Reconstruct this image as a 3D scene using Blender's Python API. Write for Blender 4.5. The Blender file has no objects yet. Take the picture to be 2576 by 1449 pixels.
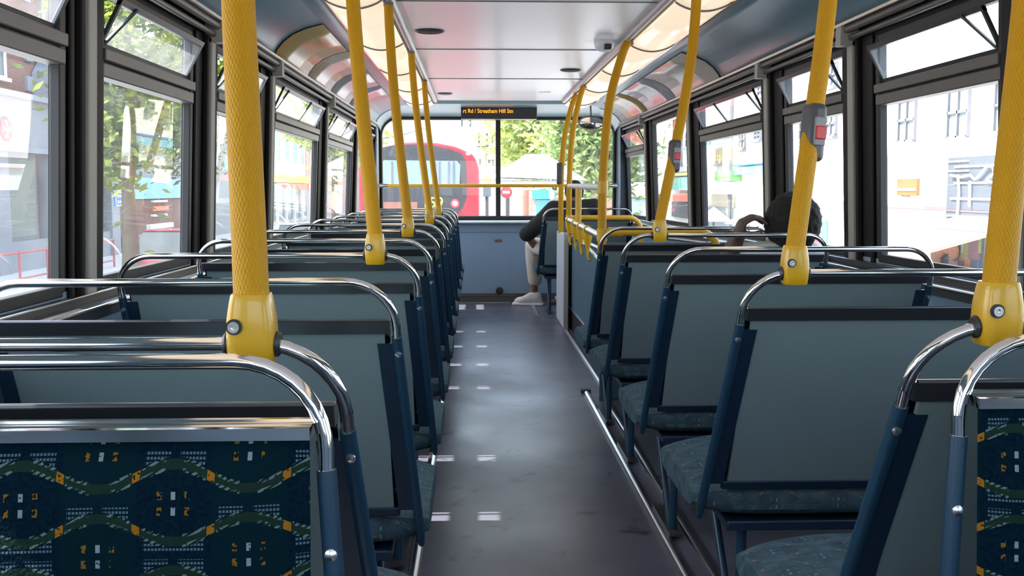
import bpy, bmesh, math, random
from mathutils import Vector, Matrix, Euler
rnd = random.Random(7)
SC = bpy.context.scene
COL = SC.collection
# ------------------------------------------------------------------ camera, light, exposure
CX, CZ = -0.215, 1.04            # seated passenger's eye: 0.2 m left of the aisle centre
PSI, THETA, FPX = math.atan(93/2500), math.atan(249/2500), 2500.0
cam = bpy.data.cameras.new('camera'); camo = bpy.data.objects.new('camera', cam); COL.objects.link(camo)
cam.sensor_width = 36.0; cam.lens = 36.0*FPX/2576; cam.clip_start = 0.02; cam.clip_end = 400
camo.location = (CX, 0, CZ)
camo.rotation_euler = Euler((math.pi/2-THETA, 0, -PSI), 'XYZ')
SC.camera = camo
world = bpy.data.worlds.new('sky'); SC.world = world; world.use_nodes = True
wn = world.node_tree; wn.nodes.clear()
wo = wn.nodes.new('ShaderNodeOutputWorld'); wb = wn.nodes.new('ShaderNodeBackground')
sky = wn.nodes.new('ShaderNodeTexSky'); sky.sky_type = 'NISHITA'; sky.sun_disc = False
sky.sun_elevation = math.radians(56); sky.sun_rotation = math.radians(270); sky.air_density = 1.3; sky.dust_density = 3.0
wmix = wn.nodes.new('ShaderNodeMix'); wmix.data_type = 'RGBA'; wmix.inputs[0].default_value = 0.35
wmix.inputs[7].default_value = (4.5, 5.2, 6.2, 1)
wn.links.new(sky.outputs[0], wmix.inputs[6])
wn.links.new(wmix.outputs[2], wb.inputs[0]); wb.inputs[1].default_value = 0.36
wn.links.new(wb.outputs[0], wo.inputs[0])
sun = bpy.data.lights.new('sun', 'SUN'); suno = bpy.data.objects.new('sun', sun); COL.objects.link(suno)
sun.energy = 9.0; sun.angle = math.radians(0.53); sun.color = (1.0, 0.95, 0.88)
SUN_DIR = Vector((0.555, 0.008, -0.832))          # high sun over the left side of the street
suno.rotation_euler = SUN_DIR.to_track_quat('-Z', 'Y').to_euler(); suno.location = (-20, 5, 30)
SC.view_settings.view_transform = 'Standard'; SC.view_settings.look = 'None'
SC.view_settings.gamma = 1.0; SC.view_settings.use_curve_mapping = False
SC.view_settings.exposure = 1.45
SC.cycles.use_denoising = True
SC.cycles.max_bounces = 10; SC.cycles.diffuse_bounces = 5; SC.cycles.glossy_bounces = 4
SC.cycles.transparent_max_bounces = 16; SC.cycles.transmission_bounces = 4
SC.cycles.sample_clamp_indirect = 4.0; SC.cycles.blur_glossy = 0.6

# ------------------------------------------------------------------ camera rays (turn a pixel of the 2576x1449 frame into a point of the street)
_F = Vector((math.sin(PSI)*math.cos(THETA), math.cos(PSI)*math.cos(THETA), -math.sin(THETA)))
_R = Vector((math.cos(PSI), -math.sin(PSI), 0)); _U = _R.cross(_F)
def ray(px, py): return _F*FPX + _R*(px-1288) + _U*(724.5-py)
def at(axis, val, px, py):
    d = ray(px, py); o = Vector((CX, 0, CZ)); t = (val-o[axis])/d[axis]
    return o + d*t

# ------------------------------------------------------------------ materials
MATS = {}
def lin(c): return tuple(((v/255)/12.92 if v/255 <= 0.04045 else ((v/255+0.055)/1.055)**2.4) for v in c)
def mat(name, col, rough=0.5, metal=0.0, var=0.08, scale=12.0, bump=0.0, bscale=200.0, spec=0.5, coat=0.0, emit=None, estr=0.0):
    """procedural principled material: colour broken up by noise; col is linear rgb"""
    if name in MATS: return MATS[name]
    m = bpy.data.materials.new(name); m.use_nodes = True; nt = m.node_tree
    b = nt.nodes['Principled BSDF']; tc = nt.nodes.new('ShaderNodeTexCoord')
    nz = nt.nodes.new('ShaderNodeTexNoise'); nz.inputs['Scale'].default_value = scale; nz.inputs['Detail'].default_value = 3
    nt.links.new(tc.outputs['Object'], nz.inputs['Vector'])
    mx = nt.nodes.new('ShaderNodeMix'); mx.data_type = 'RGBA'
    mx.inputs[6].default_value = (*[max(0, c*(1-var)) for c in col], 1); mx.inputs[7].default_value = (*[c*(1+var) for c in col], 1)
    nt.links.new(nz.outputs['Fac'], mx.inputs[0]); nt.links.new(mx.outputs[2], b.inputs['Base Color'])
    b.inputs['Roughness'].default_value = rough; b.inputs['Metallic'].default_value = metal
    b.inputs['Specular IOR Level'].default_value = spec; b.inputs['Coat Weight'].default_value = coat
    if bump:
        n2 = nt.nodes.new('ShaderNodeTexNoise'); n2.inputs['Scale'].default_value = bscale; n2.inputs['Detail'].default_value = 2
        nt.links.new(tc.outputs['Object'], n2.inputs['Vector'])
        bp = nt.nodes.new('ShaderNodeBump'); bp.inputs['Strength'].default_value = bump; bp.inputs['Distance'].default_value = 0.002
        nt.links.new(n2.outputs['Fac'], bp.inputs['Height']); nt.links.new(bp.outputs[0], b.inputs['Normal'])
    if emit:
        b.inputs['Emission Color'].default_value = (*emit, 1); b.inputs['Emission Strength'].default_value = estr
    MATS[name] = m; return m
class NX:
    """tiny expression builder for shader maths"""
    def __init__(s, nt, sock): s.nt, s.s = nt, sock
    def op(s, o, b=None, c=None):
        n = s.nt.nodes.new('ShaderNodeMath'); n.operation = o
        for i, v in enumerate((s, b, c)):
            if v is None: continue
            if isinstance(v, NX): s.nt.links.new(v.s, n.inputs[i])
            else: n.inputs[i].default_value = v
        return NX(s.nt, n.outputs[0])
    def __add__(s, o): return s.op('ADD', o)
    def __sub__(s, o): return s.op('SUBTRACT', o)
    def __mul__(s, o): return s.op('MULTIPLY', o)
    def lt(s, o): return s.op('LESS_THAN', o)
    def gt(s, o): return s.op('GREATER_THAN', o)
    def absv(s): return s.op('ABSOLUTE')
    def sin(s): return s.op('SINE')
    def floor(s): return s.op('FLOOR')
    def fract(s): return s.op('FRACT')
def layer(nt, base, col, fac):
    m = nt.nodes.new('ShaderNodeMix'); m.data_type = 'RGBA'
    nt.links.new(fac.s, m.inputs[0])
    if isinstance(base, tuple): m.inputs[6].default_value = (*base, 1)
    else: nt.links.new(base, m.inputs[6])
    if isinstance(col, tuple): m.inputs[7].default_value = (*col, 1)
    else: nt.links.new(col, m.inputs[7])
    return m.outputs[2]
def moquette(name='moquette', ky=0.0):
    m = bpy.data.materials.new(name); m.use_nodes = True; nt = m.node_tree; b = nt.nodes['Principled BSDF']
    tc = nt.nodes.new('ShaderNodeTexCoord'); sp = nt.nodes.new('ShaderNodeSeparateXYZ'); nt.links.new(tc.outputs['Object'], sp.inputs[0])
    x, y, z = (NX(nt, sp.outputs[i]) for i in range(3))
    nzt = nt.nodes.new('ShaderNodeTexNoise'); nzt.inputs['Scale'].default_value = 260; nzt.inputs['Detail'].default_value = 1
    nt.links.new(tc.outputs['Object'], nzt.inputs['Vector']); nz = NX(nt, nzt.outputs['Fac'])
    nz2 = nt.nodes.new('ShaderNodeTexNoise'); nz2.inputs['Scale'].default_value = 7; nt.links.new(tc.outputs['Object'], nz2.inputs['Vector'])
    u = x + 0.194; v = z + y*ky - 0.0045
    P, V, A = 0.135, 0.047, 0.0105
    ph = u*(2*math.pi/P); s = ph.sin()
    row = v*(1/V); n = row.floor(); par = (n*0.5).fract().gt(0.25)*2.0-1.0
    loc = (row.fract()-0.5)*V
    ss = s*par
    d = loc - ss*A
    fine = (v*(2*math.pi/0.0042)).sin().gt(-0.1)
    xf = (u*(2*math.pi/0.0032)).sin().gt(-0.55)
    diag = ((u+v*1.6)*(2*math.pi/0.0085)).sin().gt(-0.2)
    base = layer(nt, (0.0012, 0.007, 0.015), (0.002, 0.012, 0.022), nz.op('MULTIPLY_ADD', 3.0, -1.0))
    # broad darker blocks
    blk = (u*(1/P)).fract().lt(0.5)
    base = layer(nt, base, (0.0015, 0.012, 0.018), blk)
    band = d.absv().lt(0.0045)
    base = layer(nt, base, (0.010, 0.024, 0.018), band)
    edge = (d.absv()-0.0042).absv().lt(0.0016)*diag*ss.absv().gt(0.22)*ss.absv().lt(0.93)*nz.gt(0.42)
    base = layer(nt, base, (0.10, 0.145, 0.13), edge)
    hat = ss.gt(0.30)*d.gt(0.006)*loc.lt(0.0205)*fine*xf*(ss.absv()).lt(0.98)
    hat2 = ss.lt(-0.30)*d.lt(-0.006)*loc.gt(-0.0205)*fine*xf
    base = layer(nt, base, (0.075, 0.12, 0.155), hat)
    base = layer(nt, base, (0.075, 0.12, 0.155), hat2*(row*0.25).fract().gt(0.3))
    org = s.absv().lt(0.16)*d.absv().lt(0.0042)*nz.gt(0.38)
    base = layer(nt, base, (0.26, 0.105, 0.010), org)
    # small ticks under the crests
    cu = ((u*(1/(P))+0.25*1.0).fract()-0.5).absv()*P      # distance from a trough or crest centre
    cu2 = ((u*(1/(P))+0.75).fract()-0.5).absv()*P
    tv = (loc.absv()-0.0165).absv().lt(0.0036)
    wt = (cu.lt(0.0020)+cu2.lt(0.0020))*tv*ss.absv().gt(0.5)*nz.gt(0.3)
    base = layer(nt, base, (0.19, 0.23, 0.25), wt*(ss*loc).lt(0.0))
    ot = ((cu-0.0125).absv().lt(0.0022)+(cu2-0.0125).absv().lt(0.0022))*tv*nz.gt(0.5)
    base = layer(nt, base, (0.18, 0.085, 0.010), ot*(ss*loc).lt(0.0))
    nt.links.new(base, b.inputs['Base Color'])
    b.inputs['Roughness'].default_value = 0.95; b.inputs['Specular IOR Level'].default_value = 0.03
    b.inputs['Sheen Weight'].default_value = 0.04; b.inputs['Sheen Roughness'].default_value = 0.4; b.inputs['Sheen Tint'].default_value = (0.55, 0.75, 0.9, 1)
    bp = nt.nodes.new('ShaderNodeBump'); bp.inputs['Strength'].default_value = 0.5; bp.inputs['Distance'].default_value = 0.002
    nt.links.new(nzt.outputs['Fac'], bp.inputs['Height']); nt.links.new(bp.outputs[0], b.inputs['Normal'])
    MATS[name] = m; return m
def worn_moquette():
    """the same cloth rubbed pale where people sit"""
    m = moquette('cushion_moquette', 1.0).copy(); m.name = 'worn_moquette'; nt = m.node_tree; b = nt.nodes['Principled BSDF']
    src = b.inputs['Base Color'].links[0].from_socket
    nz = nt.nodes.new('ShaderNodeTexNoise'); nz.inputs['Scale'].default_value = 30; nz.inputs['Detail'].default_value = 6
    tc = nt.nodes.new('ShaderNodeTexCoord'); nt.links.new(tc.outputs['Object'], nz.inputs['Vector'])
    f = NX(nt, nz.outputs['Fac']).op('MULTIPLY_ADD', 0.9, 0.10)
    o = layer(nt, src, (0.080, 0.125, 0.150), f)
    nt.links.new(o, b.inputs['Base Color'])
    MATS['worn_moquette'] = m; return m
def grip_mat():
    """yellow plastic-coated tube with a raised diamond mesh; uv = (angle, metres along)"""
    m = bpy.data.materials.new('yellow_grip'); m.use_nodes = True; nt = m.node_tree; b = nt.nodes['Principled BSDF']
    tc = nt.nodes.new('ShaderNodeTexCoord'); sp = nt.nodes.new('ShaderNodeSeparateXYZ'); nt.links.new(tc.outputs['UV'], sp.inputs[0])
    u, v = NX(nt, sp.outputs[0]), NX(nt, sp.outputs[1])
    a = (u*(2*math.pi*14) + v*(2*math.pi/0.022)).sin().absv().op('POWER', 0.45)
    c = (u*(2*math.pi*14) - v*(2*math.pi/0.022)).sin().absv().op('POWER', 0.45)
    h = a*c
    col = layer(nt, (0.68, 0.355, 0.008), (0.50, 0.235, 0.003), h)
    nt.links.new(col, b.inputs['Base Color']); b.inputs['Roughness'].default_value = 0.5; b.inputs['Specular IOR Level'].default_value = 0.22
    bp = nt.nodes.new('ShaderNodeBump'); bp.inputs['Strength'].default_value = 0.75; bp.inputs['Distance'].default_value = 0.0016
    bp.invert = True
    nt.links.new(h.s, bp.inputs['Height']); nt.links.new(bp.outputs[0], b.inputs['Normal'])
    MATS['yellow_grip'] = m; return m
def glass_mat(name, tint=(0.93, 0.97, 0.97), dirt=0.05, rough=0.0):
    m = bpy.data.materials.new(name); m.use_nodes = True; nt = m.node_tree; nt.nodes.clear()
    out = nt.nodes.new('ShaderNodeOutputMaterial'); tr = nt.nodes.new('ShaderNodeBsdfTransparent'); tr.inputs[0].default_value = (*tint, 1)
    gl = nt.nodes.new('ShaderNodeBsdfGlossy'); gl.inputs['Roughness'].default_value = rough
    lw = nt.nodes.new('ShaderNodeLayerWeight'); lw.inputs[0].default_value = 0.5
    fr = NX(nt, lw.outputs['Facing']).op('POWER', 5.0).op('MULTIPLY_ADD', 0.90, 0.06)
    mx = nt.nodes.new('ShaderNodeMixShader'); nt.links.new(fr.s, mx.inputs[0]); nt.links.new(tr.outputs[0], mx.inputs[1]); nt.links.new(gl.outputs[0], mx.inputs[2])
    df = nt.nodes.new('ShaderNodeBsdfTranslucent'); df.inputs[0].default_value = (0.85, 0.9, 0.95, 1)
    m2 = nt.nodes.new('ShaderNodeMixShader')
    nz = nt.nodes.new('ShaderNodeTexNoise'); nz.inputs['Scale'].default_value = 9; nz.inputs['Detail'].default_value = 5
    tc = nt.nodes.new('ShaderNodeTexCoord'); nt.links.new(tc.outputs['Object'], nz.inputs['Vector'])
    f = NX(nt, nz.outputs['Fac'])*(dirt*2.0)
    nt.links.new(f.s, m2.inputs[0]); nt.links.new(mx.outputs[0], m2.inputs[1]); nt.links.new(df.outputs[0], m2.inputs[2])
    nt.links.new(m2.outputs[0], out.inputs[0]); MATS[name] = m; return m
def brick_mat(name, c1, c2, mortar, axis='x', scale=1.0):
    m = bpy.data.materials.new(name); m.use_nodes = True; nt = m.node_tree; b = nt.nodes['Principled BSDF']
    tc = nt.nodes.new('ShaderNodeTexCoord'); sp = nt.nodes.new('ShaderNodeSeparateXYZ'); cb = nt.nodes.new('ShaderNodeCombineXYZ')
    nt.links.new(tc.outputs['Object'], sp.inputs[0])
    s = NX(nt, sp.outputs[0]) + NX(nt, sp.outputs[1])
    nt.links.new(s.s, cb.inputs[0]); nt.links.new(sp.outputs[2], cb.inputs[1])
    br = nt.nodes.new('ShaderNodeTexBrick'); br.inputs['Color1'].default_value = (*c1, 1); br.inputs['Color2'].default_value = (*c2, 1); br.inputs['Mortar'].default_value = (*mortar, 1)
    br.inputs['Scale'].default_value = scale; br.inputs['Brick Width'].default_value = 0.225; br.inputs['Row Height'].default_value = 0.075; br.inputs['Mortar Size'].default_value = 0.008
    nt.links.new(cb.outputs[0], br.inputs['Vector']); nt.links.new(br.outputs['Color'], b.inputs['Base Color'])
    b.inputs['Roughness'].default_value = 0.9; MATS[name] = m; return m
def floor_mat():
    m = bpy.data.materials.new('vinyl_floor'); m.use_nodes = True; nt = m.node_tree; b = nt.nodes['Principled BSDF']
    tc = nt.nodes.new('ShaderNodeTexCoord')
    def nz(sc, det, dist=0.0):
        n = nt.nodes.new('ShaderNodeTexNoise'); n.inputs['Scale'].default_value = sc; n.inputs['Detail'].default_value = det; n.inputs['Distortion'].default_value = dist
        nt.links.new(tc.outputs['Object'], n.inputs['Vector']); return NX(nt, n.outputs['Fac'])
    big, mid, fine = nz(1.6, 5), nz(9, 8, 0.8), nz(400, 2)
    c = layer(nt, (0.056, 0.054, 0.072), (0.112, 0.112, 0.150), big.op('MULTIPLY_ADD', 2.2, -0.6))
    c = layer(nt, c, (0.15, 0.13, 0.135), (fine.gt(0.62))*0.35)
    c = layer(nt, c, (0.018, 0.015, 0.017), mid.op('MULTIPLY_ADD', 10.0, -6.2).op('MAXIMUM', 0.0).op('MINIMUM', 0.8))
    nt.links.new(c, b.inputs['Base Color'])
    r = big.op('MULTIPLY_ADD', -0.40, 0.54); nt.links.new(r.s, b.inputs['Roughness'])
    bp = nt.nodes.new('ShaderNodeBump'); bp.inputs['Strength'].default_value = 0.25; bp.inputs['Distance'].default_value = 0.001
    nt.links.new(fine.s, bp.inputs['Height']); nt.links.new(bp.outputs[0], b.inputs['Normal'])
    MATS['vinyl_floor'] = m; return m
def leaf_mat(name, c1, c2, trans=0.35):
    m = bpy.data.materials.new(name); m.use_nodes = True; nt = m.node_tree; nt.nodes.clear()
    out = nt.nodes.new('ShaderNodeOutputMaterial'); d = nt.nodes.new('ShaderNodeBsdfDiffuse'); t = nt.nodes.new('ShaderNodeBsdfTranslucent')
    mx = nt.nodes.new('ShaderNodeMixShader'); mx.inputs[0].default_value = trans
    nz = nt.nodes.new('ShaderNodeTexNoise'); nz.inputs['Scale'].default_value = 1.6; nz.inputs['Detail'].default_value = 3
    tc = nt.nodes.new('ShaderNodeTexCoord'); nt.links.new(tc.outputs['Object'], nz.inputs['Vector'])
    c = layer(nt, c1, c2, NX(nt, nz.outputs['Fac']).op('MULTIPLY_ADD', 3.0, -1.0))
    nt.links.new(c, d.inputs[0]); nt.links.new(c, t.inputs[0])
    nt.links.new(d.outputs[0], mx.inputs[1]); nt.links.new(t.outputs[0], mx.inputs[2]); nt.links.new(mx.outputs[0], out.inputs[0])
    MATS[name] = m; return m
moquette(); worn_moquette(); grip_mat(); floor_mat()
glass_mat('window_glass', dirt=0.018); glass_mat('front_glass', dirt=0.015); glass_mat('hopper_glass', tint=(0.90, 0.95, 0.95), dirt=0.05)
mat('chrome', (0.72, 0.70, 0.68), 0.09, 1.0, 0.03, 40)
mat('brushed_steel', (0.60, 0.60, 0.60), 0.26, 1.0, 0.06, 60)
mat('channel_steel', (0.085, 0.085, 0.095), 0.28, 0.8, 0.05, 40)
mat('yellow_gloss', (0.60, 0.33, 0.006), 0.30, 0, 0.05, 30, coat=0.3)
mat('teal_frame', (0.007, 0.034, 0.066), 0.38, 0, 0.15, 20)
mat('teal_flange', (0.003, 0.015, 0.036), 0.42, 0, 0.15, 20)
mat('seat_laminate', (0.150, 0.195, 0.205), 0.50, 0, 0.05, 9, bump=0.25, bscale=420)
mat('wall_laminate', (0.235, 0.325, 0.430), 0.50, 0, 0.05, 5, bump=0.25, bscale=420)
mat('stair_laminate', (0.072, 0.125, 0.165), 0.48, 0, 0.05, 5, bump=0.25, bscale=420)
mat('cove_laminate', (0.105, 0.175, 0.215), 0.33, 0, 0.07, 3)
mat('header_laminate', (0.26, 0.34, 0.36), 0.4, 0, 0.05, 3)
mat('ceiling_white', (0.90, 0.86, 0.86), 0.28, 0, 0.03, 2)
mat('joint_grey', (0.16, 0.155, 0.16), 0.6)
mat('pillar_black', (0.012, 0.010, 0.010), 0.62, 0, 0.3, 6, spec=0.25)
mat('pillar_grey', (0.36, 0.345, 0.31), 0.55, 0, 0.06, 10)
mat('frame_grey', (0.115, 0.105, 0.097), 0.42, 0.3, 0.1, 10)
mat('rubber', (0.012, 0.012, 0.013), 0.55)
mat('dark_metal', (0.10, 0.10, 0.105), 0.32, 0.7, 0.1, 20)
mat('grey_pipe', (0.40, 0.39, 0.38), 0.35, 0.5)
mat('white_paint', (0.62, 0.62, 0.66), 0.4)
mat('black_plastic', (0.02, 0.02, 0.022), 0.4)
mat('screw_steel', (0.7, 0.7, 0.7), 0.25, 1.0)

# ------------------------------------------------------------------ mesh builder
class MB:
    def __init__(s): s.v, s.f, s.m, s.uv = [], [], [], {}
    def add(s, vs, fs, mi=0, uvs=None):
        o = len(s.v); s.v += [tuple(p) for p in vs]
        for k, f in enumerate(fs):
            if uvs: s.uv[len(s.f)] = uvs[k]
            s.f.append(tuple(i+o for i in f)); s.m.append(mi)
        return s
    def box(s, x0, x1, y0, y1, z0, z1, mi=0, fn=None):
        vs = [(x, y, z) for z in (z0, z1) for y in (y0, y1) for x in (x0, x1)]
        if fn: vs = [fn(p) for p in vs]
        return s.add(vs, [(0, 2, 3, 1), (4, 5, 7, 6), (0, 1, 5, 4), (2, 6, 7, 3), (0, 4, 6, 2), (1, 3, 7, 5)], mi)
    def bar(s, a, b, w, h, up=(0, 0, 1), mi=0):
        """rectangular bar from a to b, w across, h along up"""
        a, b = Vector(a), Vector(b); d = (b-a).normalized(); r = d.cross(Vector(up))
        if r.length < 1e-5: r = d.cross(Vector((1, 0, 0)))
        r.normalize(); u = r.cross(d); r = r*w/2; u = u*h/2
        vs = [a-r-u, a+r-u, a+r+u, a-r+u, b-r-u, b+r-u, b+r+u, b-r+u]
        return s.add(vs, [(3, 2, 1, 0), (4, 5, 6, 7), (0, 1, 5, 4), (1, 2, 6, 5), (2, 3, 7, 6), (3, 0, 4, 7)], mi)
    def tube(s, path, r, seg=12, mi=0, caps=True, closed=False, sx=1.0):
        path = [Vector(p) for p in path]; n = len(path)
        rs = r if isinstance(r, (list, tuple)) else [r]*n
        up = None; rings = []; L = 0; Ls = []
        for i, p in enumerate(path):
            if closed: t = (path[(i+1) % n]-path[i-1]).normalized()
            else: t = (path[min(i+1, n-1)]-path[max(i-1, 0)]).normalized()
            if up is None:
                up = Vector((0, 0, 1)) if abs(t.z) < 0.9 else Vector((0, 1, 0))
            a = (up - t*up.dot(t)).normalized(); b = t.cross(a); up = a
            rings.append([p + a*math.cos(2*math.pi*k/seg)*rs[i]*sx + b*math.sin(2*math.pi*k/seg)*rs[i] for k in range(seg)])
            if i: L += (p-path[i-1]).length
            Ls.append(L)
        vs = [q for rg in rings for q in rg]; fs = []; uvs = []
        for i in range(n if closed else n-1):
            j = (i+1) % n
            for k in range(seg):
                k2 = (k+1) % seg
                fs.append((i*seg+k, i*seg+k2, j*seg+k2, j*seg+k))
                uvs.append([(k/seg, Ls[i]), ((k+1)/seg, Ls[i]), ((k+1)/seg, Ls[j] if j else Ls[i]), (k/seg, Ls[j] if j else Ls[i])])
        if caps and not closed:
            fs.append(tuple(reversed(range(seg)))); uvs.append([(0, 0)]*seg)
            fs.append(tuple((n-1)*seg+k for k in range(seg))); uvs.append([(0, 0)]*seg)
        return s.add(vs, fs, mi, uvs)
    def prism(s, poly, axis, a0, a1, mi=0):
        """poly: 2d points; extruded along axis 0/1/2 from a0 to a1"""
        def P(p, a):
            return {0: (a, p[0], p[1]), 1: (p[0], a, p[1]), 2: (p[0], p[1], a)}[axis]
        n = len(poly); vs = [P(p, a0) for p in poly] + [P(p, a1) for p in poly]
        fs = [(i, (i+1) % n, n+(i+1) % n, n+i) for i in range(n)] + [tuple(reversed(range(n))), tuple(range(n, 2*n))]
        return s.add(vs, fs, mi)
    def grid(s, fn, nu, nv, mi=0, uvs=False):
        vs = [fn(i/nu, j/nv) for j in range(nv+1) for i in range(nu+1)]
        fs = [(j*(nu+1)+i, j*(nu+1)+i+1, (j+1)*(nu+1)+i+1, (j+1)*(nu+1)+i) for j in range(nv) for i in range(nu)]
        return s.add(vs, fs, mi)
    def lathe(s, prof, c=(0, 0, 0), axis=(0, 0, 1), seg=16, mi=0):
        a = Vector(axis).normalized(); u = a.orthogonal().normalized(); w = a.cross(u); c = Vector(c)
        n = len(prof); vs = []
        for r, h in prof:
            for k in range(seg):
                t = 2*math.pi*k/seg; vs.append(c + a*h + (u*math.cos(t)+w*math.sin(t))*max(r, 1e-5))
        fs = [(i*seg+k, i*seg+(k+1) % seg, (i+1)*seg+(k+1) % seg, (i+1)*seg+k) for i in range(n-1) for k in range(seg)]
        fs += [tuple(reversed(range(seg))), tuple((n-1)*seg+k for k in range(seg))]
        return s.add(vs, fs, mi)
    def ball(s, c, rx, ry=None, rz=None, seg=16, rings=10, mi=0):
        ry = ry or rx; rz = rz or rx; c = Vector(c)
        vs = [c+Vector((0, 0, rz))]
        for j in range(1, rings):
            p = math.pi*j/rings
            vs += [c+Vector((rx*math.sin(p)*math.cos(2*math.pi*k/seg), ry*math.sin(p)*math.sin(2*math.pi*k/seg), rz*math.cos(p))) for k in range(seg)]
        vs.append(c-Vector((0, 0, rz))); L = len(vs)-1
        fs = [(0, 1+k, 1+(k+1) % seg) for k in range(seg)]
        for j in range(rings-2):
            fs += [(1+j*seg+k, 1+(j+1)*seg+k, 1+(j+1)*seg+(k+1) % seg, 1+j*seg+(k+1) % seg) for k in range(seg)]
        fs += [(L, 1+(rings-2)*seg+(k+1) % seg, 1+(rings-2)*seg+k) for k in range(seg)]
        return s.add(vs, fs, mi)
    def mesh(s, name, mats, smooth=True):
        me = bpy.data.meshes.new(name); me.from_pydata(s.v, [], s.f); me.validate(clean_customdata=False) if False else None
        for m in mats: me.materials.append(MATS[m])
        me.polygons.foreach_set('material_index', s.m)
        if s.uv:
            ul = me.uv_layers.new(name='UVMap'); k = 0
            for i, f in enumerate(s.f):
                u = s.uv.get(i)
                for j in range(len(f)):
                    if u: ul.data[k].uv = u[j]
                    k += 1
        bm = bmesh.new(); bm.from_mesh(me); bmesh.ops.recalc_face_normals(bm, faces=bm.faces); bm.to_mesh(me); bm.free()
        if smooth:
            me.polygons.foreach_set('use_smooth', [True]*len(s.f))
            try: me.set_sharp_from_angle(angle=math.radians(38))
            except Exception: pass
        me.update(); return me
    def build(s, name, mats, parent=None, smooth=True, bevel=0, bseg=2, sub=0):
        if isinstance(mats, str): mats = [mats]
        o = bpy.data.objects.new(name, s.mesh(name, mats, smooth)); COL.objects.link(o)
        if parent is not None: o.parent = parent
        if bevel:
            b = o.modifiers.new('bevel', 'BEVEL'); b.width = bevel; b.segments = bseg; b.limit_method = 'ANGLE'; b.angle_limit = math.radians(40)
        if sub:
            b = o.modifiers.new('sub', 'SUBSURF'); b.levels = sub; b.render_levels = sub
        return o
def empty(name, loc=(0, 0, 0), rz=0.0, parent=None):
    o = bpy.data.objects.new(name, None); COL.objects.link(o); o.location = loc; o.rotation_euler = (0, 0, rz); o.empty_display_size = 0.1
    if parent is not None: o.parent = parent
    return o
def tag(o, label, cat, group=None, kind=None):
    o['label'] = label; o['category'] = cat
    if group: o['group'] = group
    if kind: o['kind'] = kind
    return o
def struct(o): o['kind'] = 'structure'; return o
def copy_tree(o, parent=None):
    c = o.copy(); COL.objects.link(c); c.parent = parent
    for ch in [x for x in SC.objects if x.parent == o]: copy_tree(ch, c)
    return c
def text(body, name, size, mat_, parent, loc, rot, ext=0.002, ax='LEFT', xs=1.0):
    cu = bpy.data.curves.new(name, 'FONT'); cu.body = body; cu.size = size; cu.extrude = ext; cu.align_x = ax; cu.resolution_u = 3
    cu.materials.append(MATS[mat_]); o = bpy.data.objects.new(name, cu); COL.objects.link(o)
    me = bpy.data.meshes.new_from_object(o); bpy.data.objects.remove(o); bpy.data.curves.remove(cu)
    o = bpy.data.objects.new(name, me); COL.objects.link(o)
    o.parent = parent; o.location = loc; o.rotation_euler = rot; o.scale = (xs, 1, 1)
    return o
def arc(c, r, a0, a1, n, plane='xz'):
    out = []
    for i in range(n+1):
        a = math.radians(a0+(a1-a0)*i/n); u, v = c[0]+r*math.cos(a), c[1]+r*math.sin(a)
        out.append((u, v))
    return out
# ================================================================== THE BUS: shell
E = CZ
ORDW = ['first', 'second', 'third', 'fourth', 'fifth', 'sixth', 'seventh', 'eighth', 'ninth', 'tenth']
Y0, Y1 = -0.95, 9.2              # back and front walls of the upper deck
def WX(z): return 1.178 - 0.045*max(0.0, z-0.8)        # inner face of the side walls leans in above the sill
PILLARS = [(-0.95, -0.70), (0.45, 0.75), (2.33, 2.56), (3.36, 3.66), (4.36, 4.70), (6.00, 6.38), (7.62, 7.98), (8.95, 9.2)]
SILL, HEAD = 0.80, 1.545
fl = MB(); fl.box(-1.2, 1.2, Y0, Y1, -0.06, 0.0); struct(fl.build('floor', 'vinyl_floor'))
cl = MB(); cl.box(-0.535, 0.535, Y0, 8.72, 1.80, 1.83)
co = struct(cl.build('ceiling', 'ceiling_white'))
jt = MB()
for y in (-0.2, 1.25, 2.70, 4.13, 5.53, 6.98): jt.box(-0.535, 0.535, y-0.004, y+0.004, 1.796, 1.803)
jt.build('panel_joint', 'joint_grey', co)
rf = MB(); rf.prism([(-1.165, 1.67), (-1.1, 1.83), (-0.8, 1.92), (0.8, 1.92), (1.1, 1.83), (1.165, 1.67), (1.18, 1.68), (1.12, 1.85), (0.81, 1.95), (-0.81, 1.95), (-1.12, 1.85), (-1.18, 1.68)], 1, Y0, Y1+0.02)
struct(rf.build('trim_1', 'white_paint'))
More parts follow.
